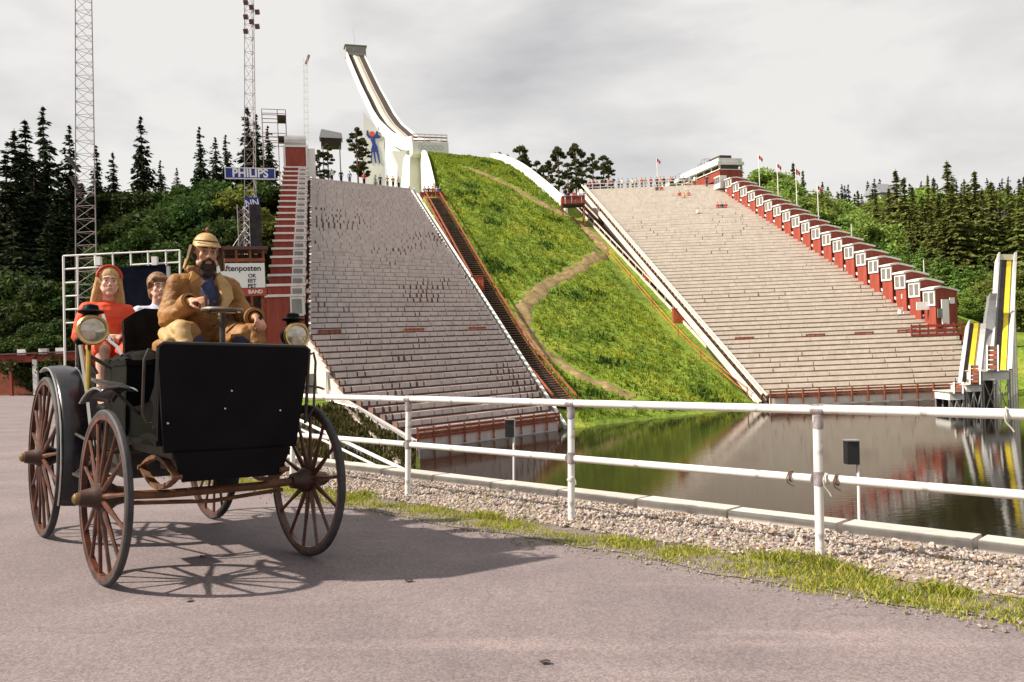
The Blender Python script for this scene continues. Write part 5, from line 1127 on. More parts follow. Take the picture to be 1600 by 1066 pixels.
car = empty('veteran_car', CARM, 'black open veteran motor car with tall wooden spoked wheels', 'car')
def wheel(c, r, n, side, steer=0, wide=.042):
    c = V(c); Mw = Matrix.Translation(c) @ Matrix.Rotation(steer, 4, 'Z')
    w_ = MB().lathe((0, 0, 0), (0, 1, 0), [(r - .062, -.017), (r - .026, -.02), (r - .026, .02), (r - .062, .017)], 56, True).build('wheel', wood, car, Mw, True)
    h = wide / 2
    MB().lathe((0, 0, 0), (0, 1, 0), [(r - .032, -h), (r - .012, -h), (r - .002, -h * .6), (r, 0), (r - .002, h * .6), (r - .012, h), (r - .032, h)], 64, True).build('tyre', tyre_m, w_, None, True)
    MB().lathe((0, 0, 0), (0, 1, 0), [(.01, -.12), (.05, -.12), (.06, -.07), (.085, -.035), (.085, .035), (.06, .07), (.045, .14), (.01, .14)] if side > 0 else [(.01, -.14), (.045, -.14), (.06, -.07), (.085, -.035), (.085, .035), (.06, .07), (.05, .12), (.01, .12)], 20).build('hub', mat('hub_wood', (.025, .011, .008), (.06, .025, .015), 9, .45), w_, None, True)
    MB().lathe((0, 0, 0), (0, side, 0), [(.036, .125), (.037, .14), (.032, .165), (.018, .175), (.005, .176)], 18).build('hub_cap', mat('dull_brass', (.14, .085, .035), (.26, .17, .075), 12, .4, metal=.8), w_, None, True)
    for k in range(n):
        a = 2 * math.pi * (k + .3) / n; d = V((math.cos(a), 0, math.sin(a))); off = V((0, side * .02, 0))
        MB().tube([d * .06 + off, d * (r * .35) + off * .8, d * (r * .62) + off * .4, d * (r - .05)], [.017, .017, .0115, .013], 8).build('spoke', wood, w_, None, True)
    return w_
RF_, RR_ = .53, .63
for s in (-1, 1):
    wheel((0, s * .66, RF_), RF_, 14, s, math.radians(2)); wheel((-1.95, s * .66, RR_), RR_, 16, s, 0, .048)
# axles, springs, chassis
MB().tube([(0, -.60, RF_), (0, -.3, RF_ - .015), (0, .3, RF_ - .015), (0, .60, RF_)], .028, 10).build('front_axle', rustiron, car, None, True)
MB().tube([(-1.95, -.62, RR_), (-1.95, .62, RR_)], .03, 10).build('rear_axle', iron, car, None, True)
def spring(x, y, z, L, h, mt):
    b = MB()
    for sg in (-1, 1):
        for lay in range(3):
            l2 = L / 2 * (1 - .22 * lay); pts = [V((x + l2 * t, y, z + sg * (h * (1 - (abs(t) * (1 - .22 * lay)) ** 1.8) * 1.0 - .009 * lay))) for t in np.linspace(-1, 1, 9)]
            for i in range(8): b.bar(pts[i], pts[i + 1], .045, .008)
    for sx in (-1, 1): b.tube([(x + sx * L / 2, y - .03, z), (x + sx * L / 2, y + .03, z)], .016, 8)
    b.build('leaf_spring', mt, car)
for s in (-1, 1): spring(-.02, s * .34, .655, .74, .105, rustiron); spring(-1.95, s * .46, .76, .8, .11, iron)
for s in (-1, 1): MB().box((-.92, s * .33, .80), (2.45, .05, .08)).build('chassis_beam', iron, car)
for x in (.22, -.6, -1.4, -2.1): MB().box((x, 0, .80), (.05, .66, .06)).build('cross_member', iron, car)
MB().box((-.9, 0, .856), (2.4, .90, .03)).build('floor_board', blk, car)
MB().box((-.12, 0, .73), (.36, .5, .16)).build('gear_case', iron, car); MB().box((-1.45, 0, .66), (.85, .56, .30)).build('engine_case', iron, car)
MB().tube([(-.75, -.62, .74), (-.75, .62, .74)], .02, 8).build('countershaft', iron, car)
for s in (-1, 1):
    MB().lathe((-1.95, s * .57, RR_), (0, 1, 0), [(.22, -.008), (.25, -.008), (.25, .008), (.22, .008)], 32, True).build('sprocket', iron, car)
    ch = MB(); ch.tube([(-.75, s * .57, .80), (-1.95, s * .57, RR_ + .25)], .012, 6); ch.tube([(-.75, s * .57, .68), (-1.95, s * .57, RR_ - .25)], .012, 6); ch.build('drive_chain', iron, car)
    MB().lathe((-.75, s * .57, .74), (0, 1, 0), [(.04, -.008), (.06, -.008), (.06, .008), (.04, .008)], 16, True).build('chain_pinion', iron, car)
MB().tube([(-.05, -.5, RF_ - .06), (-.02, 0, RF_ - .09), (-.05, .5, RF_ - .06)], .014, 8).build('tie_rod', rustiron, car, None, True)
# dashboard with rounded corners
def rounded(y0, y1, z0, z1, r, n=6):
    P = []
    for cy, cz, a0 in ((y1 - r, z1 - r, 0), (y0 + r, z1 - r, math.pi / 2)):
        for k in range(n + 1): a = a0 + math.pi / 2 * k / n; P.append((cy + r * math.cos(a), cz + r * math.sin(a)))
    return P + [(y0 + .06, z0), (y1 - .06, z0)]
db = MB(); db.prism([V((.30 + (z - .84) * .10, y, z)) for y, z in rounded(-.47, .49, .80, 1.455, .03)], (.028, 0, 0)); dash = db.build('dashboard', blk, car)
MB().tube([V((.32 + (z - .84) * .10, y, z)) for y, z in [(-.47, .95), (-.47, 1.44), (-.44, 1.46), (.46, 1.46), (.49, 1.44), (.49, .95)]], .011, 8).build('edge_trim', mat('worn_trim', (.02, .018, .017), rough=.35), dash, None, True)
MB().prism([V((.335 + (z - .84) * .10, y, z)) for y, z in rounded(-.36, .38, .62, .80, .01)], (.02, 0, 0)).build('valance', blk, car)
for s, y0 in ((-1, -.47), (1, .49)): MB().tube([(.345, y0, 1.40), (.35, y0 + s * .045, 1.42), (.34, y0 + s * .065, 1.36), (.32, y0 + s * .065, 1.05), (.30, y0 + s * .03, .98), (.30, y0, .98)], .009, 8).build('grab_rail', iron, car, None, True)
for y, z in ((-.02, 1.17), (-.06, 1.06), (.30, 1.04), (-.40, .98)): MB().ell((.36, y, z), (.008, .008, .008), nu=8, nv=6).build('rivet', nickel, dash)
# side panels, front box, seats
for s in (-1, 1):
    MB().prism([(.30, s * .44, .86), (.30, s * .44, 1.30), (.10, s * .44, 1.10), (-.38, s * .44, 1.05), (-.38, s * .44, .86)], (0, s * -.025, 0)).build('side_panel', blk, car)
MB().box((-.66, 0, 1.10), (.60, .92, .47)).build('seat_box', blk, car)
def cushion(x0, x1, y0, y1, z0, z1, nm='seat_cushion'):
    b = MB(); R_ = (z1 - z0) / 2
    nx_, ny_ = 10, 16; vs_ = []; 
    for i in range(nx_ + 1):
        for j in range(ny_ + 1):
            u, v = i / nx_, j / ny_; ed = min(u, 1 - u) * 2 * min(1, 1) ; ev = min(v, 1 - v) * 2
            hgt = (1 - (1 - min(1, ed * 2.2)) ** 2) * (1 - (1 - min(1, ev * 3)) ** 2); tuft = .008 * math.cos(v * math.pi * 10) * math.cos(u * math.pi * 6)
            vs_.append((x0 + (x1 - x0) * u, y0 + (y1 - y0) * v, z0 + (z1 - z0) * (.35 + .65 * hgt) + tuft))
    fs_ = [(i * (ny_ + 1) + j, (i + 1) * (ny_ + 1) + j, (i + 1) * (ny_ + 1) + j + 1, i * (ny_ + 1) + j + 1) for i in range(nx_) for j in range(ny_)]
    b.add(vs_, fs_); b.box(((x0 + x1) / 2, (y0 + y1) / 2, z0 + (z1 - z0) * .17), (x1 - x0, y1 - y0, (z1 - z0) * .34)); return b.build(nm, blk2, car, None, True)
cushion(-.96, -.34, -.47, .47, 1.335, 1.44)
def backrest(x, hw, z0, z1, lean, wrap, cy=0):
    pts = []; n = 14
    for k in range(n + 1): t = -1 + 2 * k / n; y = hw * t + cy; pts.append((x + wrap * max(0, abs(t) - .72) / .28, y))
    b = MB(); vs_ = []
    for (px, y) in pts:
        tt = abs(y - cy) / hw; zz = z1 - .10 * max(0, tt - .6) / .4
        vs_ += [(px, y, z0), (px - lean, y, zz), (px - lean - .06, y, zz - .015), (px - .06, y, z0)]
    for k in range(n):
        for j in range(4): a = k * 4; fs = (a + j, a + (j + 1) % 4, a + 4 + (j + 1) % 4, a + 4 + j); b.f.append(fs)
    b.v = vs_; b.f += [(0, 1, 2, 3), (n * 4 + 3, n * 4 + 2, n * 4 + 1, n * 4)]
    return b.build('backrest', blk2, car, None, True)
backrest(-.93, .42, 1.40, 1.77, .06, .16, .05)
for s in (-1, 1): MB().tube([(-.90, s * .49, 1.70), (-.72, s * .51, 1.62), (-.60, s * .51, 1.50), (-.45, s * .50, 1.46), (-.36, s * .49, 1.40)], .011, 8).build('arm_rail', nickel if s < 0 else iron, car, None, True)
MB().box((-1.56, 0, 1.02), (1.0, .90, .34)).build('rear_body', blk, car); MB().box((-1.62, 0, 1.24), (.66, .90, .12)).build('rear_seat_box', blk, car)
cushion(-1.92, -1.28, -.46, .46, 1.28, 1.36); backrest(-1.93, .46, 1.32, 1.66, .08, .14)
# mudguards
def guard(cx, y, cz, r, a0, a1, wd, n=22):
    b = MB(); vs_ = []
    for k in range(n + 1):
        a = math.radians(a0 + (a1 - a0) * k / n); rr = r + (.05 * (k / n) ** 3)
        for dy, dr in ((-wd / 2, -.014), (-wd / 2 + .03, .0), (0, .012), (wd / 2 - .03, .0), (wd / 2, -.014)): vs_.append((cx + math.cos(a) * (rr + dr), y + dy, cz + math.sin(a) * (rr + dr)))
    fs_ = [(k * 5 + j, k * 5 + j + 1, k * 5 + 6 + j, k * 5 + 5 + j) for k in range(n) for j in range(4)]
    b.add(vs_, fs_); o = b.build('mudguard', mat('mudguard_black', (.006, .0055, .008), (.016, .015, .02), 5, .25, spec=.45), car, None, True); m = o.modifiers.new('t', 'SOLIDIFY'); m.thickness = .008
    e2 = MB()
    for dy in (-wd / 2, wd / 2): e2.tube([(cx + math.cos(math.radians(a0 + (a1 - a0) * k / n)) * (r - .012 + .05 * (k / n) ** 3), y + dy, cz + math.sin(math.radians(a0 + (a1 - a0) * k / n)) * (r - .012 + .05 * (k / n) ** 3)) for k in range(n + 1)], .007, 6)
    e2.build('highlight_edge', nickel, o, None, True)  # bright nickel tubes stand in for the white highlight on the mudguard edges
for s in (-1, 1): guard(-1.95, s * .56, RR_, RR_ + .055, -28, 112, .21); guard(0, s * .62, RF_, RF_ + .14, 78, 128, .2, 10)
for s in (-1, 1):
    MB().tube([(-1.95, s * .46, .95), (-1.95, s * .60, RR_ + .68)], .012, 6).build('guard_stay', iron, car); MB().tube([(-.12, s * .44, 1.02), (-.15, s * .6, RF_ + .665)], .011, 6).build('guard_stay', iron, car)
    MB().box((-.62, s * .60, .60), (.30, .18, .015)).build('step_plate', iron, car); MB().tube([(-.62, s * .34, .78), (-.62, s * .5, .74), (-.62, s * .56, .605)], .014, 6).build('step_iron', iron, car)
    MB().prism([(-.46, s * .46, 1.20), (-.12, s * .46, 1.16), (-.10, s * .64, 1.18), (-.42, s * .66, 1.235)], (0, 0, .018)).build('tread_plate', mat('worn_plate', (.05, .05, .055), (.16, .15, .15), 14, .35, metal=.6), car)
# lamps
def lamp(x, y, z, label=None):
    l = MB().lathe((x, y, z), (1, 0, 0), [(.02, -.14), (.05, -.135), (.075, -.08), (.082, .0), (.082, .03)], 28).build('headlamp', blk, car, None, True)
    MB().lathe((x, y, z), (1, 0, 0), [(.078, .022), (.094, .026), (.097, .04), (.090, .052), (.078, .05)], 32, True).build('lamp_rim', brass, l, None, True)
    MB().lathe((x, y, z), (1, 0, 0), [(.0005, .062), (.03, .06), (.06, .053), (.079, .042)], 28).build('lamp_lens', lens, l, None, True)
    MB().lathe((x - .03, y, z + .07), (0, 0, 1), [(.045, 0), (.045, .03), (.075, .04), (.08, .052), (.05, .065), (.042, .09), (.005, .10)], 20).build('chimney_cap', blk, l, None, True)
    MB().tube([(x - .05, y, z - .08), (x - .06, y, z - .16), (x - .06, y * .80, z - .24)], .013, 8).build('lamp_bracket', iron, l, None, True)
lamp(-.25, -.70, 1.555); lamp(-.10, .60, 1.555)
MB().tube([(-.31, -.70, 1.18), (-.31, -.70, 1.46)], .016, 10).build('brass_tube', mat('yellow_brass', (.55, .38, .08), (.66, .48, .14), 10, .3, metal=.7), car, None, True)
MB().tube([(-.31, -.70, 1.19), (-.31, -.50, 1.16)], .012, 8).build('tube_stay', iron, car)
# brake lever and side rails behind the lamp
MB().tube([(-.72, -.56, .70), (-.80, -.60, 1.15), (-.86, -.64, 1.48)], [.018, .016, .014], 8).build('brake_lever', nickel, car, None, True); MB().ell((-.87, -.645, 1.51), (.03, .03, .035)).build('lever_knob', blk, car, None, True)
MB().tube([(-1.0, -.50, 1.28), (-1.05, -.58, 1.45), (-1.12, -.60, 1.62), (-1.04, -.60, 1.66)], .014, 8).build('rear_hand_rail', iron, car, None, True)
# steering
col_ = MB().tube([(.10, .02, .86), (.06, .02, 1.68)], .02, 10).build('steering_column', iron, car, None, True)
MB().lathe((.058, .02, 1.70), (0, 0, 1), [(.118, -.012), (.130, -.012), (.138, 0), (.130, .012), (.118, .012)], 28, True).build('steering_wheel', mat('worn_rim', (.12, .08, .05), (.2, .14, .1), 8, .4), car, None, True)
for k in range(4): a = k * math.pi / 2 + .4; MB().tube([(.058, .02, 1.70), (.058 + .12 * math.cos(a), .02 + .12 * math.sin(a), 1.70)], .009, 6).build('steering_spoke', iron, car)
MB().tube([(.0, -.07, 1.70), (.0, -.07, 1.80)], .013, 8).build('steering_handle', mat('handle_wood', (.10, .05, .03), rough=.5), car, None, True)
MB().tube([(-.10, .34, .86), (-.04, .31, 1.64)], .012, 8).build('speed_lever', iron, car, None, True); MB().ell((-.04, .31, 1.65), (.022, .022, .025)).build('lever_knob', blk, car, None, True)
# ------------------------------------------------------------------ people in the car
def rotz(a): return Matrix.Rotation(a, 3, 'Z')
def head_shapes(b, c, R, k=1.0, child=False):
    c = V(c); P = lambda x, y, z: c + R @ V((x * k, y * k, z * k))
    b.ell(P(-.012, 0, .025), (.098 * k, .078 * k, .108 * k), R); b.ell(P(.022, 0, -.05), (.070 * k, .060 * k, .072 * k), R); b.ell(P(.068, 0, -.098), (.025 * k, .026 * k, .020 * k), R)
    b.cap(P(.084, 0, .022), P(.104 if not child else .100, 0, -.022), .008 * k, (.013 if not child else .010) * k); 
    for s in (-1, 1):
        b.ell(P(.098, s * .011, -.026), (.009 * k, .008 * k, .007 * k), R); b.ell(P(.060, s * .038, -.018), (.022 * k, .021 * k, .024 * k), R); b.ell(P(-.008, s * .079, -.008), (.018 * k, .009 * k, .030 * k), R); b.cap(P(.082, s * .010, .036), P(.070, s * .048, .034), .010 * k, .009 * k)
        b.cap(P(.050, s * (.052 if not child else .040), -.075), P(-.01, s * (.066 if not child else .058), -.03), (.02 if not child else .015) * k, .02 * k)
    b.ell(P(.088, 0, -.052), (.010 * k, .024 * k, .006 * k), R); b.ell(P(.086, 0, -.064), (.010 * k, .021 * k, .007 * k), R)
def eyes(par, c, R, k, iris=(.05, .07, .09)):
    c = V(c)
    for s in (-1, 1):
        p = c + R @ V((.0765 * k, s * .031 * k, .012 * k)); e1 = MB().ell(p, (.009 * k, .0115 * k, .0065 * k), R).build('eye', mat('eye_white', (.45, .40, .37), rough=.3), par, None, True)
        MB().ell(p + R @ V((.0065 * k, 0, 0)), (.005 * k, .0066 * k, .0064 * k), R).build('iris', mat('iris_dark', (.03, .035, .04), rough=.2), e1, None, True)
        MB().cap(c + R @ V((.092 * k, s * .014 * k, .036 * k)), c + R @ V((.080 * k, s * .046 * k, .036 * k)), .0045 * k, .003 * k, 8).build('eyebrow', mat('brow_hair', (.08, .045, .025), rough=.8), par, None, True)
    MB().ell(c + R @ V((.0945 * k, 0, -.058 * k)), (.006 * k, .022 * k, .004 * k), R).build('lips', mat('lips', (.32, .12, .09), rough=.5), par, None, True)
def hand_shapes(b, wr, d, nrm, side, curl, k=1.0):
    d = V(d).normalized(); nrm = V(nrm).normalized(); nrm = (nrm - d * nrm.dot(d)).normalized(); w_ = d.cross(nrm) * side; wr = V(wr)      # nrm: back of the hand, w_: towards the thumb
    for t in (-.026, -.009, .009, .026): b.cap(wr + d * .012 * k + w_ * t * .75 * k, wr + d * .082 * k + w_ * t * k, .0135 * k, .0115 * k, 8)
    for i, (t, ln) in enumerate(((.030, .070), (.010, .078), (-.011, .072), (-.030, .058))):
        p = wr + d * .085 * k + w_ * t * k; a = 0; r = .0092 * k
        for j, fr in enumerate((.45, .32, .23)):
            a += curl[j] * (1 + .06 * i); q = p + (d * math.cos(a) - nrm * math.sin(a)) * ln * fr * 1.25 * k; b.cap(p, q, r, r * .9, 8); p = q; r *= .92
    p = wr + d * .028 * k + w_ * .030 * k; dirs = [(d * .6 + w_ * .75 - nrm * .35), (d * .85 + w_ * .1 - nrm * .6), (d * .7 - w_ * .35 - nrm * .65)]; r = .0125 * k
    for j, ln in enumerate((.038, .032, .026)): q = p + dirs[j].normalized() * ln * k; b.cap(p, q, r, r * .88, 8); p = q; r *= .88
def organic(b, vox, mt, name, parent, it=2): 
    me = remesh(b, vox, it, name); me.materials.append(mt); o = link(bpy.data.objects.new(name, me)); o.parent = parent; return o
def wrinkle(me, amp, sc):
    from mathutils import noise
    me.update(); N = [v.normal.copy() for v in me.vertices]
    for v, n in zip(me.vertices, N):
        q = V((v.co.x * sc + v.co.z * 3, v.co.y * sc - v.co.z * 2, v.co.z * sc * 1.7)); a = noise.noise(q); r = 1 - 2.2 * abs(noise.noise(q * 1.3 + V((3, 1, 7)))); r2 = 1 - 2.6 * abs(noise.noise(V((q.x * 2.3 + q.z, q.y * 2.3 - q.z, q.z * 3.6)))); v.co += n * amp * (.5 * a + .6 * r + .16 * r2 - .3)
# --- the driver
skin_m = mat('weathered_skin', (.40, .185, .115), (.52, .27, .175), 25, .5, spec=.3); skin_c = mat('child_skin', (.56, .32, .235), (.64, .40, .30), 25, .5, spec=.3)
coat_m = mat('tan_leather_coat', (.13, .056, .016), (.33, .155, .045), 4, .6, bump=.7, bscale=14, spec=.25, detail=7, lo=.3, hi=.7)
coat_l = mat('pale_tan_lining', (.30, .18, .065), (.43, .28, .12), 6, .65, bump=.3, bscale=18)
cap_m = mat('tan_leather_cap', (.34, .205, .075), (.52, .35, .15), 9, .55, bump=.5, bscale=25); dkl = mat('dark_brown_leather', (.05, .024, .012), (.09, .045, .022), 8, .6)
beard_m = mat('dark_beard', (.022, .012, .008), (.06, .032, .02), 60, .85, bump=.9, bscale=120); blue_m = mat('blue_checked_shirt', (.018, .026, .07), (.04, .055, .12), 18, .8); navy = mat('navy_trousers', (.015, .017, .04), (.03, .035, .07), 8, .85)
drv = empty('person', CARM @ Matrix.Translation((-.55, .05, 1.43)), 'bearded driver in a tan leather coat and cap with ear flaps', 'person'); D0 = V((-.55, .05, 1.43))
L_ = lambda x, y, z: V((x, y, z)) - D0
hc = L_(-.385, .055, 2.135); HR = rotz(-.10) @ Matrix.Rotation(.14, 3, 'Y')
b = MB(); head_shapes(b, hc, HR, 1.03)
b.cap(L_(-.43, .05, 1.97), L_(-.41, .055, 2.07), .062, .058); b.cap(L_(-.55, .05, 1.50), L_(-.47, .05, 1.88), .13, .14); b.cap(L_(-.47, -.09, 1.91), L_(-.47, .22, 1.91), .07, .07)
RW, LW = L_(-.135, -.115, 1.765), L_(-.115, .315, 1.675)
REl, LEl = L_(-.43, -.185, 1.65), L_(-.43, .375, 1.68)
RS_, LS_ = L_(-.47, -.115, 1.91), L_(-.47, .255, 1.91)
for sh, el, wr in ((RS_, REl, RW), (LS_, LEl, LW)): b.cap(sh, el, .055, .045); b.cap(el, wr, .043, .028)
hand_shapes(b, RW, (.95, .35, .12), (-.05, -.45, .9), 1, (.75, 1.0, .8), 1.05); hand_shapes(b, LW, (.95, -.05, -.25), (.1, .35, .95), -1, (.45, .8, .6), 1.05)
for s in (-1, 1): b.cap(L_(-.54, .05 + s * .1, 1.52), L_(-.12, .05 + s * .17, 1.51), .085, .065); b.cap(L_(-.12, .05 + s * .17, 1.51), L_(.04, .05 + s * .15, 1.02), .062, .045); b.cap(L_(.03, .05 + s * .15, .93), L_(.16, .05 + s * .15, .90), .04, .035)
dbody = organic(b, .0072, skin_m, 'body', drv, 2); eyes(dbody, hc, HR, 1.03)
# coat
b = MB(); b.cap(L_(-.56, .05, 1.52), L_(-.50, .05, 1.72), .195, .185, 18); b.ell(L_(-.48, .06, 1.82), (.145, .205, .17)); b.cap(L_(-.475, -.085, 1.905), L_(-.475, .225, 1.905), .088, .088, 14); b.cap(L_(-.46, .05, 1.93), L_(-.44, .05, 2.0), .10, .075)
for sh, el, wr in ((RS_, REl, RW), (LS_, LEl, LW)):
    b.cap(sh, el, .076, .064, 14); dd = (wr - el); b.cap(el, el + dd * .86, .062, .050, 14)
    for t in (.25, .5, .72): b.ell(el + dd * t + V((random.uniform(-.02, .02), random.uniform(-.02, .02), -.012)), (.058 - .008 * t, .058, .058)) 
    for t in (.4, .65, .85): b.ell(sh.lerp(el, t) + V((-.01, 0, random.uniform(-.02, .02))), (.075, .073, .062))
for s in (-1, 1):
    b.cap(L_(-.54, .05 + s * .12, 1.52), L_(-.13, .05 + s * .20, 1.535), .125, .098, 16); b.ell(L_(-.12, .05 + s * .215, 1.50), (.10, .085, .09)); b.cap(L_(-.15, .05 + s * .30, 1.47), L_(-.45, .05 + s * .27, 1.46), .045, .06, 12)
b.cap(L_(-.40, -.15, 1.745), L_(-.36, .03, 1.70), .055, .04); b.cap(L_(-.42, .22, 1.74), L_(-.37, .10, 1.69), .055, .04)
coat = organic(b, .0085, coat_m, 'coat', drv, 2); wrinkle(coat.data, .010, 7)
for el, wr in ((REl, RW), (LEl, LW)):
    dd = (wr - el); MB().lathe(el + dd * .80, dd, [(.050, -.02), (.070, -.025), (.073, .02), (.070, .05), (.050, .055)], 20).build('cuff', coat_m, coat, None, True)
# open front: shirt, lapels, collar
b = MB(); b.ell(L_(-.385, .065, 1.80), (.085, .085, .155)); b.ell(L_(-.40, .06, 1.94), (.06, .065, .07)); organic(b, .011, blue_m, 'shirt', drv, 2)
def plate(pts, th, nm, mt, par): MB().prism(pts, th).build(nm, mt, par, None, False)
plate([L_(-.385, -.035, 2.005), L_(-.315, -.075, 1.90), L_(-.272, -.055, 1.80), L_(-.262, .035, 1.665), L_(-.285, -.005, 1.80), L_(-.305, -.005, 1.88), L_(-.345, .0, 1.96)], (.016, -.006, .0), 'lapel', coat_m, coat)
plate([L_(-.385, .145, 2.005), L_(-.315, .20, 1.91), L_(-.270, .205, 1.815), L_(-.262, .10, 1.665), L_(-.275, .135, 1.80), L_(-.305, .12, 1.88), L_(-.345, .11, 1.96)], (.018, .006, 0), 'lapel', coat_l, coat)
b = MB(); 
for s in (-1, 1): b.cap(L_(-.50, .05 + s * .07, 2.025), L_(-.375, .05 + s * .085, 1.975), .024, .018, 10); b.cap(L_(-.375, .05 + s * .085, 1.975), L_(-.345, .05 + s * .115, 1.93), .018, .012, 10)
b.cap(L_(-.51, -.03, 2.03), L_(-.51, .13, 2.03), .026, .026, 10); organic(b, .009, coat_m, 'collar', coat, 1)
# turned-back coat tails draped over the thighs
for s, mm in ((-1, coat_l), (1, coat_m)):
    b = MB(); b.cap(L_(-.42, .05 + s * .17, 1.575), L_(-.10, .05 + s * .235, 1.565), .085, .070, 14); b.cap(L_(-.10, .05 + s * .235, 1.565), L_(-.03, .05 + s * .24, 1.47), .066, .05, 12); b.cap(L_(-.36, .05 + s * .27, 1.55), L_(-.12, .05 + s * .31, 1.50), .05, .04, 12)
    o = organic(b, .0085, mm, 'coat_tail', coat, 2); wrinkle(o.data, .009, 7)
for z in (1.62, 1.70, 1.78): MB().ell(L_(-.262 - (1.78 - z) * .1, .085 - (z - 1.62) * .05, z), (.008, .012, .012), nu=10, nv=6).build('button', dkl, coat, None, True)
b = MB(); 
for s in (-1, 1): b.cap(L_(-.10, .05 + s * .17, 1.49), L_(.045, .05 + s * .15, 1.0), .078, .06, 12)
organic(b, .012, navy, 'trousers', drv, 1); b = MB()
for s in (-1, 1): b.cap(L_(.03, .05 + s * .15, .935), L_(.17, .05 + s * .15, .925), .05, .045, 10)
organic(b, .012, blk2, 'shoes', drv, 1)
# cap with peak and ear flaps
k = 1.03; HP = lambda x, y, z: hc + HR @ V((x * k, y * k, z * k))
b = MB(); b.ell(HP(-.014, 0, .052), (.109, .089, .092), HR); b.cap(HP(-.07, 0, .02), HP(-.085, 0, -.03), .07, .05, 12); capo = organic(b, .009, cap_m, 'leather_cap', drv, 1)
pk = MB(); n = 10; vs_ = []
for i in range(n + 1):
    a = -1.15 + 2.3 * i / n; vs_ += [HP(-.015 + .100 * math.cos(a), .086 * math.sin(a), .074), HP(-.005 + .126 * math.cos(a), .095 * math.sin(a), .050), HP(-.005 + .126 * math.cos(a), .095 * math.sin(a), .043), HP(-.015 + .100 * math.cos(a), .086 * math.sin(a), .060)]
pk.add(vs_, [(i * 4 + j, i * 4 + (j + 1) % 4, i * 4 + 4 + (j + 1) % 4, i * 4 + 4 + j) for i in range(n) for j in range(4)] + [(0, 1, 2, 3), (n * 4 + 3, n * 4 + 2, n * 4 + 1, n * 4)]); pk.build('peak', cap_m, capo, None, True)
for s in (-1, 1):
    pts = [(.035, .088, .05), (-.07, .085, .05), (-.085, .100, -.05), (-.06, .118, -.115), (-.015, .120, -.105), (.02, .104, -.03)]
    plate([HP(x, s * y, z) for x, y, z in pts], HR @ V((0, s * .012, 0)), 'ear_flap', dkl, capo)
    MB().tube([HP(x, s * (y + .012), z) for x, y, z in pts[2:] ], .006, 6).build('flap_edge', cap_m, capo, None, True)
MB().tube([HP(-.02, 0, .152), HP(-.03, .01, .168), HP(-.05, .012, .160)], [.012, .012, .006], 8).build('cap_tie', mat('red_brown_tie', (.22, .05, .03), rough=.7), capo, None, True)
MB().tube([HP(.085 * math.cos(a) + .015, .095 * math.sin(a), .082) for a in np.linspace(-1.2, 1.2, 9)], .005, 6).build('cap_seam', dkl, capo, None, True)
b = MB(); b.ell(HP(.045, 0, -.095), (.052, .058, .055), HR); b.ell(HP(.052, 0, -.130), (.04, .046, .045), HR)
for s in (-1, 1): b.cap(HP(.03, s * .058, -.07), HP(-.005, s * .072, -.01), .024, .016); b.cap(HP(.096, s * .006, -.040), HP(.082, s * .034, -.056), .010, .009); b.cap(HP(.082, s * .034, -.056), HP(.07, s * .042, -.09), .012, .018)
organic(b, .0065, beard_m, 'beard', drv, 1)
for s in (-1, 1): MB().lathe(HP(.094, s * .031, .010), HR @ V((1, 0, 0)), [(.017, -.0015), (.0195, -.0015), (.0195, .0015), (.017, .0015)], 20, True).build('spectacle_rim', iron, drv, None, True)
# --- children
def child(label, hip, hc_, HR_, k, shirt, shade, hands):
    e_ = empty('person', CARM @ Matrix.Translation(hip), label, 'person'); h0 = V(hip); l = lambda x, y, z: V((x, y, z)) + V((0, 0, 0))
    H = V(hc_) - h0; nb = V((H.x - .035, H.y, H.z - .165)); b = MB(); head_shapes(b, H, HR_, k, True)
    b.cap(nb, H + HR_ @ V((-.02, 0, -.06)), .044, .042); b.cap(V((0, 0, .08)), nb + V((-.0, 0, -.08)), .10, .10); b.cap(nb + V((0, -.085, -.045)), nb + V((0, .085, -.045)), .05, .05)
    A = []
    for s in (-1, 1):
        sh = nb + V((0, s * .14, -.05)); el = V((.02, s * .19, .20)); wr = V(hands) + V((-.05, s * .055, .0)); b.cap(sh, el, .042, .036); b.cap(el, wr, .034, .024); A.append((sh, el, wr))
        hand_shapes(b, wr, (.75, -s * .5, .0), (.1, s * .2, 1), -s, (.7, .9, .7), .85)
        b.cap(V((0, s * .08, .08)), V((.36, s * .10, .09)), .07, .055); b.cap(V((.36, s * .10, .09)), V((.40, s * .10, -.28)), .05, .038); b.cap(V((.40, s * .10, -.32)), V((.50, s * .10, -.34)), .032, .028)
    body = organic(b, .0068, skin_c, 'body', e_, 2); eyes(body, H, HR_, k)
    c = MB(); c.cap(V((0, 0, .06)), V((-.0, 0, .22)), .135, .128, 16); c.ell(nb + V((.0, 0, -.13)), (.118, .165, .16)); c.cap(nb + V((0, -.115, -.05)), nb + V((0, .115, -.05)), .066, .066, 12); c.cap(nb + V((0, 0, -.05)), nb + V((0, 0, .0)), .075, .055, 12)
    for sh, el, wr in A: c.cap(sh, sh.lerp(el, .95 if shade else .6), .064, .058, 12); 
    if shade:
        for sh, el, wr in A: c.cap(el, el.lerp(wr, .6), .056, .046, 12)
    top = organic(c, .009, shirt, 'shirt', e_, 2); wrinkle(top.data, .007, 9); t = MB()
    for s in (-1, 1): t.cap(V((0, s * .085, .075)), V((.34, s * .105, .09)), .088, .07, 12)
    organic(t, .012, shirt if 'girl' in label else navy, 'trousers', e_, 1); s_ = MB()
    for s in (-1, 1): s_.cap(V((.39, s * .10, -.33)), V((.51, s * .10, -.345)), .042, .036, 10)
    organic(s_, .012, blk2, 'shoes', e_, 1)
    return e_, H, body
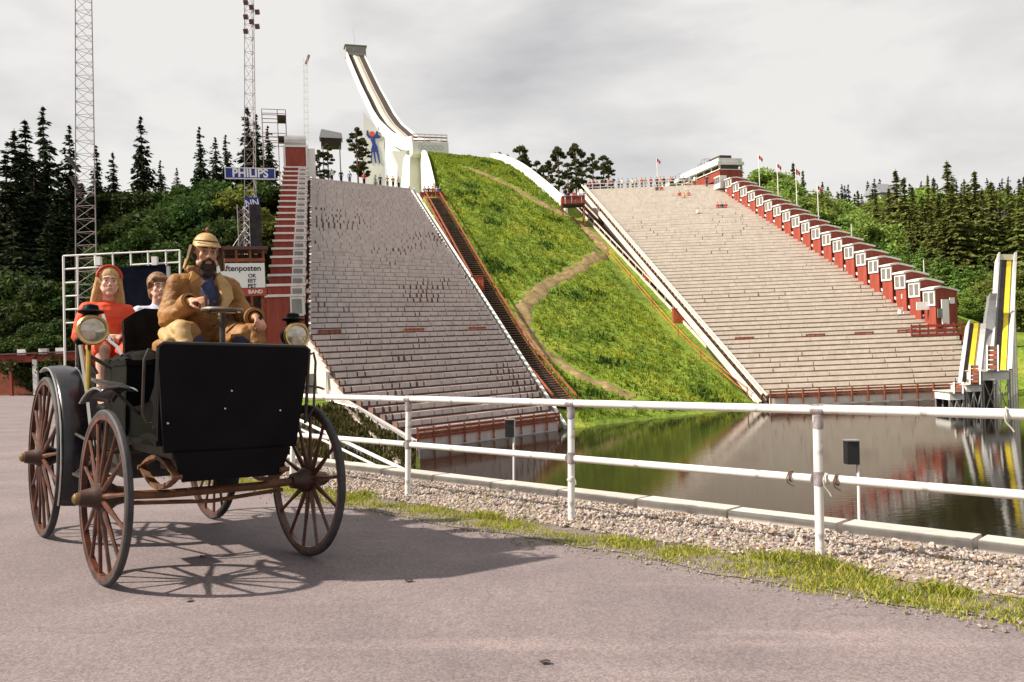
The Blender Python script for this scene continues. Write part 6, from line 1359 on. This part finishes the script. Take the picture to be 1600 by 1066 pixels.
blond = mat('blond_hair', (.36, .20, .075), (.58, .37, .16), 30, .55, bump=.6, bscale=70, stretch=(4, 4, .5)); brown = mat('brown_hair', (.12, .055, .025), (.22, .11, .05), 30, .55, bump=.6, bscale=70)
red_c = mat('bright_red_shirt', (.62, .055, .018), (.72, .085, .03), 5, .75, bump=.35, bscale=12)
HRg = rotz(-.12); g_, Hg, gb = child('girl in a bright red top with long fair hair and red headband', (-1.44, -.35, 1.37), (-1.40, -.345, 1.985), HRg, .90, red_c, True, (.20, .02, .20))
GP = lambda x, y, z: Hg + HRg @ V((x * .9, y * .9, z * .9))
b = MB(); b.ell(GP(-.030, 0, .045), (.100, .088, .100), HRg)
for s in (-1, 1):
    b.cap(GP(.0, s * .075, .06), GP(-.03, s * .092, -.06), .024, .026); b.cap(GP(-.03, s * .092, -.06), GP(-.05, s * .108, -.16), .028, .028); b.cap(GP(-.05, s * .108, -.16), GP(-.06, s * .12, -.25), .028, .014); b.cap(GP(-.06, s * .06, -.02), GP(-.075, s * .07, -.28), .05, .03)
b.cap(GP(-.08, 0, 0), GP(-.09, 0, -.26), .06, .04); hg = organic(b, .008, blond, 'hair', g_, 1)
st2 = MB(); rng = random.Random(4)
for i in range(46):
    s = rng.choice((-1, 1)); y0 = rng.uniform(.07, .105); x0 = rng.uniform(-.09, -.02); st2.tube([GP(x0, s * y0 * .8, .05), GP(x0, s * (y0 + .018), -.07), GP(x0 - .01 + rng.uniform(-.01, .01), s * (y0 + .028 + rng.uniform(-.01, .01)), -.2), GP(x0 + rng.uniform(-.015, .015), s * (y0 + .03 + rng.uniform(-.015, .02)), -.26 - rng.uniform(0, .05))], [.005, .005, .004, .002], 5)
st2.build('strands', blond, hg, None, True)
MB().tube([GP(.030 + .0 * a, .096 * math.sin(a), .045 + .101 * math.cos(a)) for a in np.linspace(-1.6, 1.6, 15)], .0095, 8).build('headband', mat('red_band', (.50, .035, .02), rough=.6), g_, None, True)
HRb = rotz(-.05) @ Matrix.Rotation(.05, 3, 'X'); b_, Hb, bb = child('boy with short brown hair sitting behind the driver', (-1.62, .07, 1.36), (-1.59, .075, 1.99), HRb, .88, mat('white_blue_shirt', (.35, .38, .55), (.62, .63, .68), 9, .8), True, (.16, 0, .20))
BP = lambda x, y, z: Hb + HRb @ V((x * .88, y * .88, z * .88))
b = MB(); b.ell(BP(-.025, 0, .055), (.098, .086, .092), HRb); b.cap(BP(.062, -.05, .085), BP(.066, .05, .080), .022, .022)
for s in (-1, 1): b.cap(BP(.02, s * .078, .05), BP(-.01, s * .084, .0), .022, .014); b.cap(BP(-.07, s * .04, .0), BP(-.075, s * .04, -.07), .04, .03)
organic(b, .008, brown, 'hair', b_, 1)
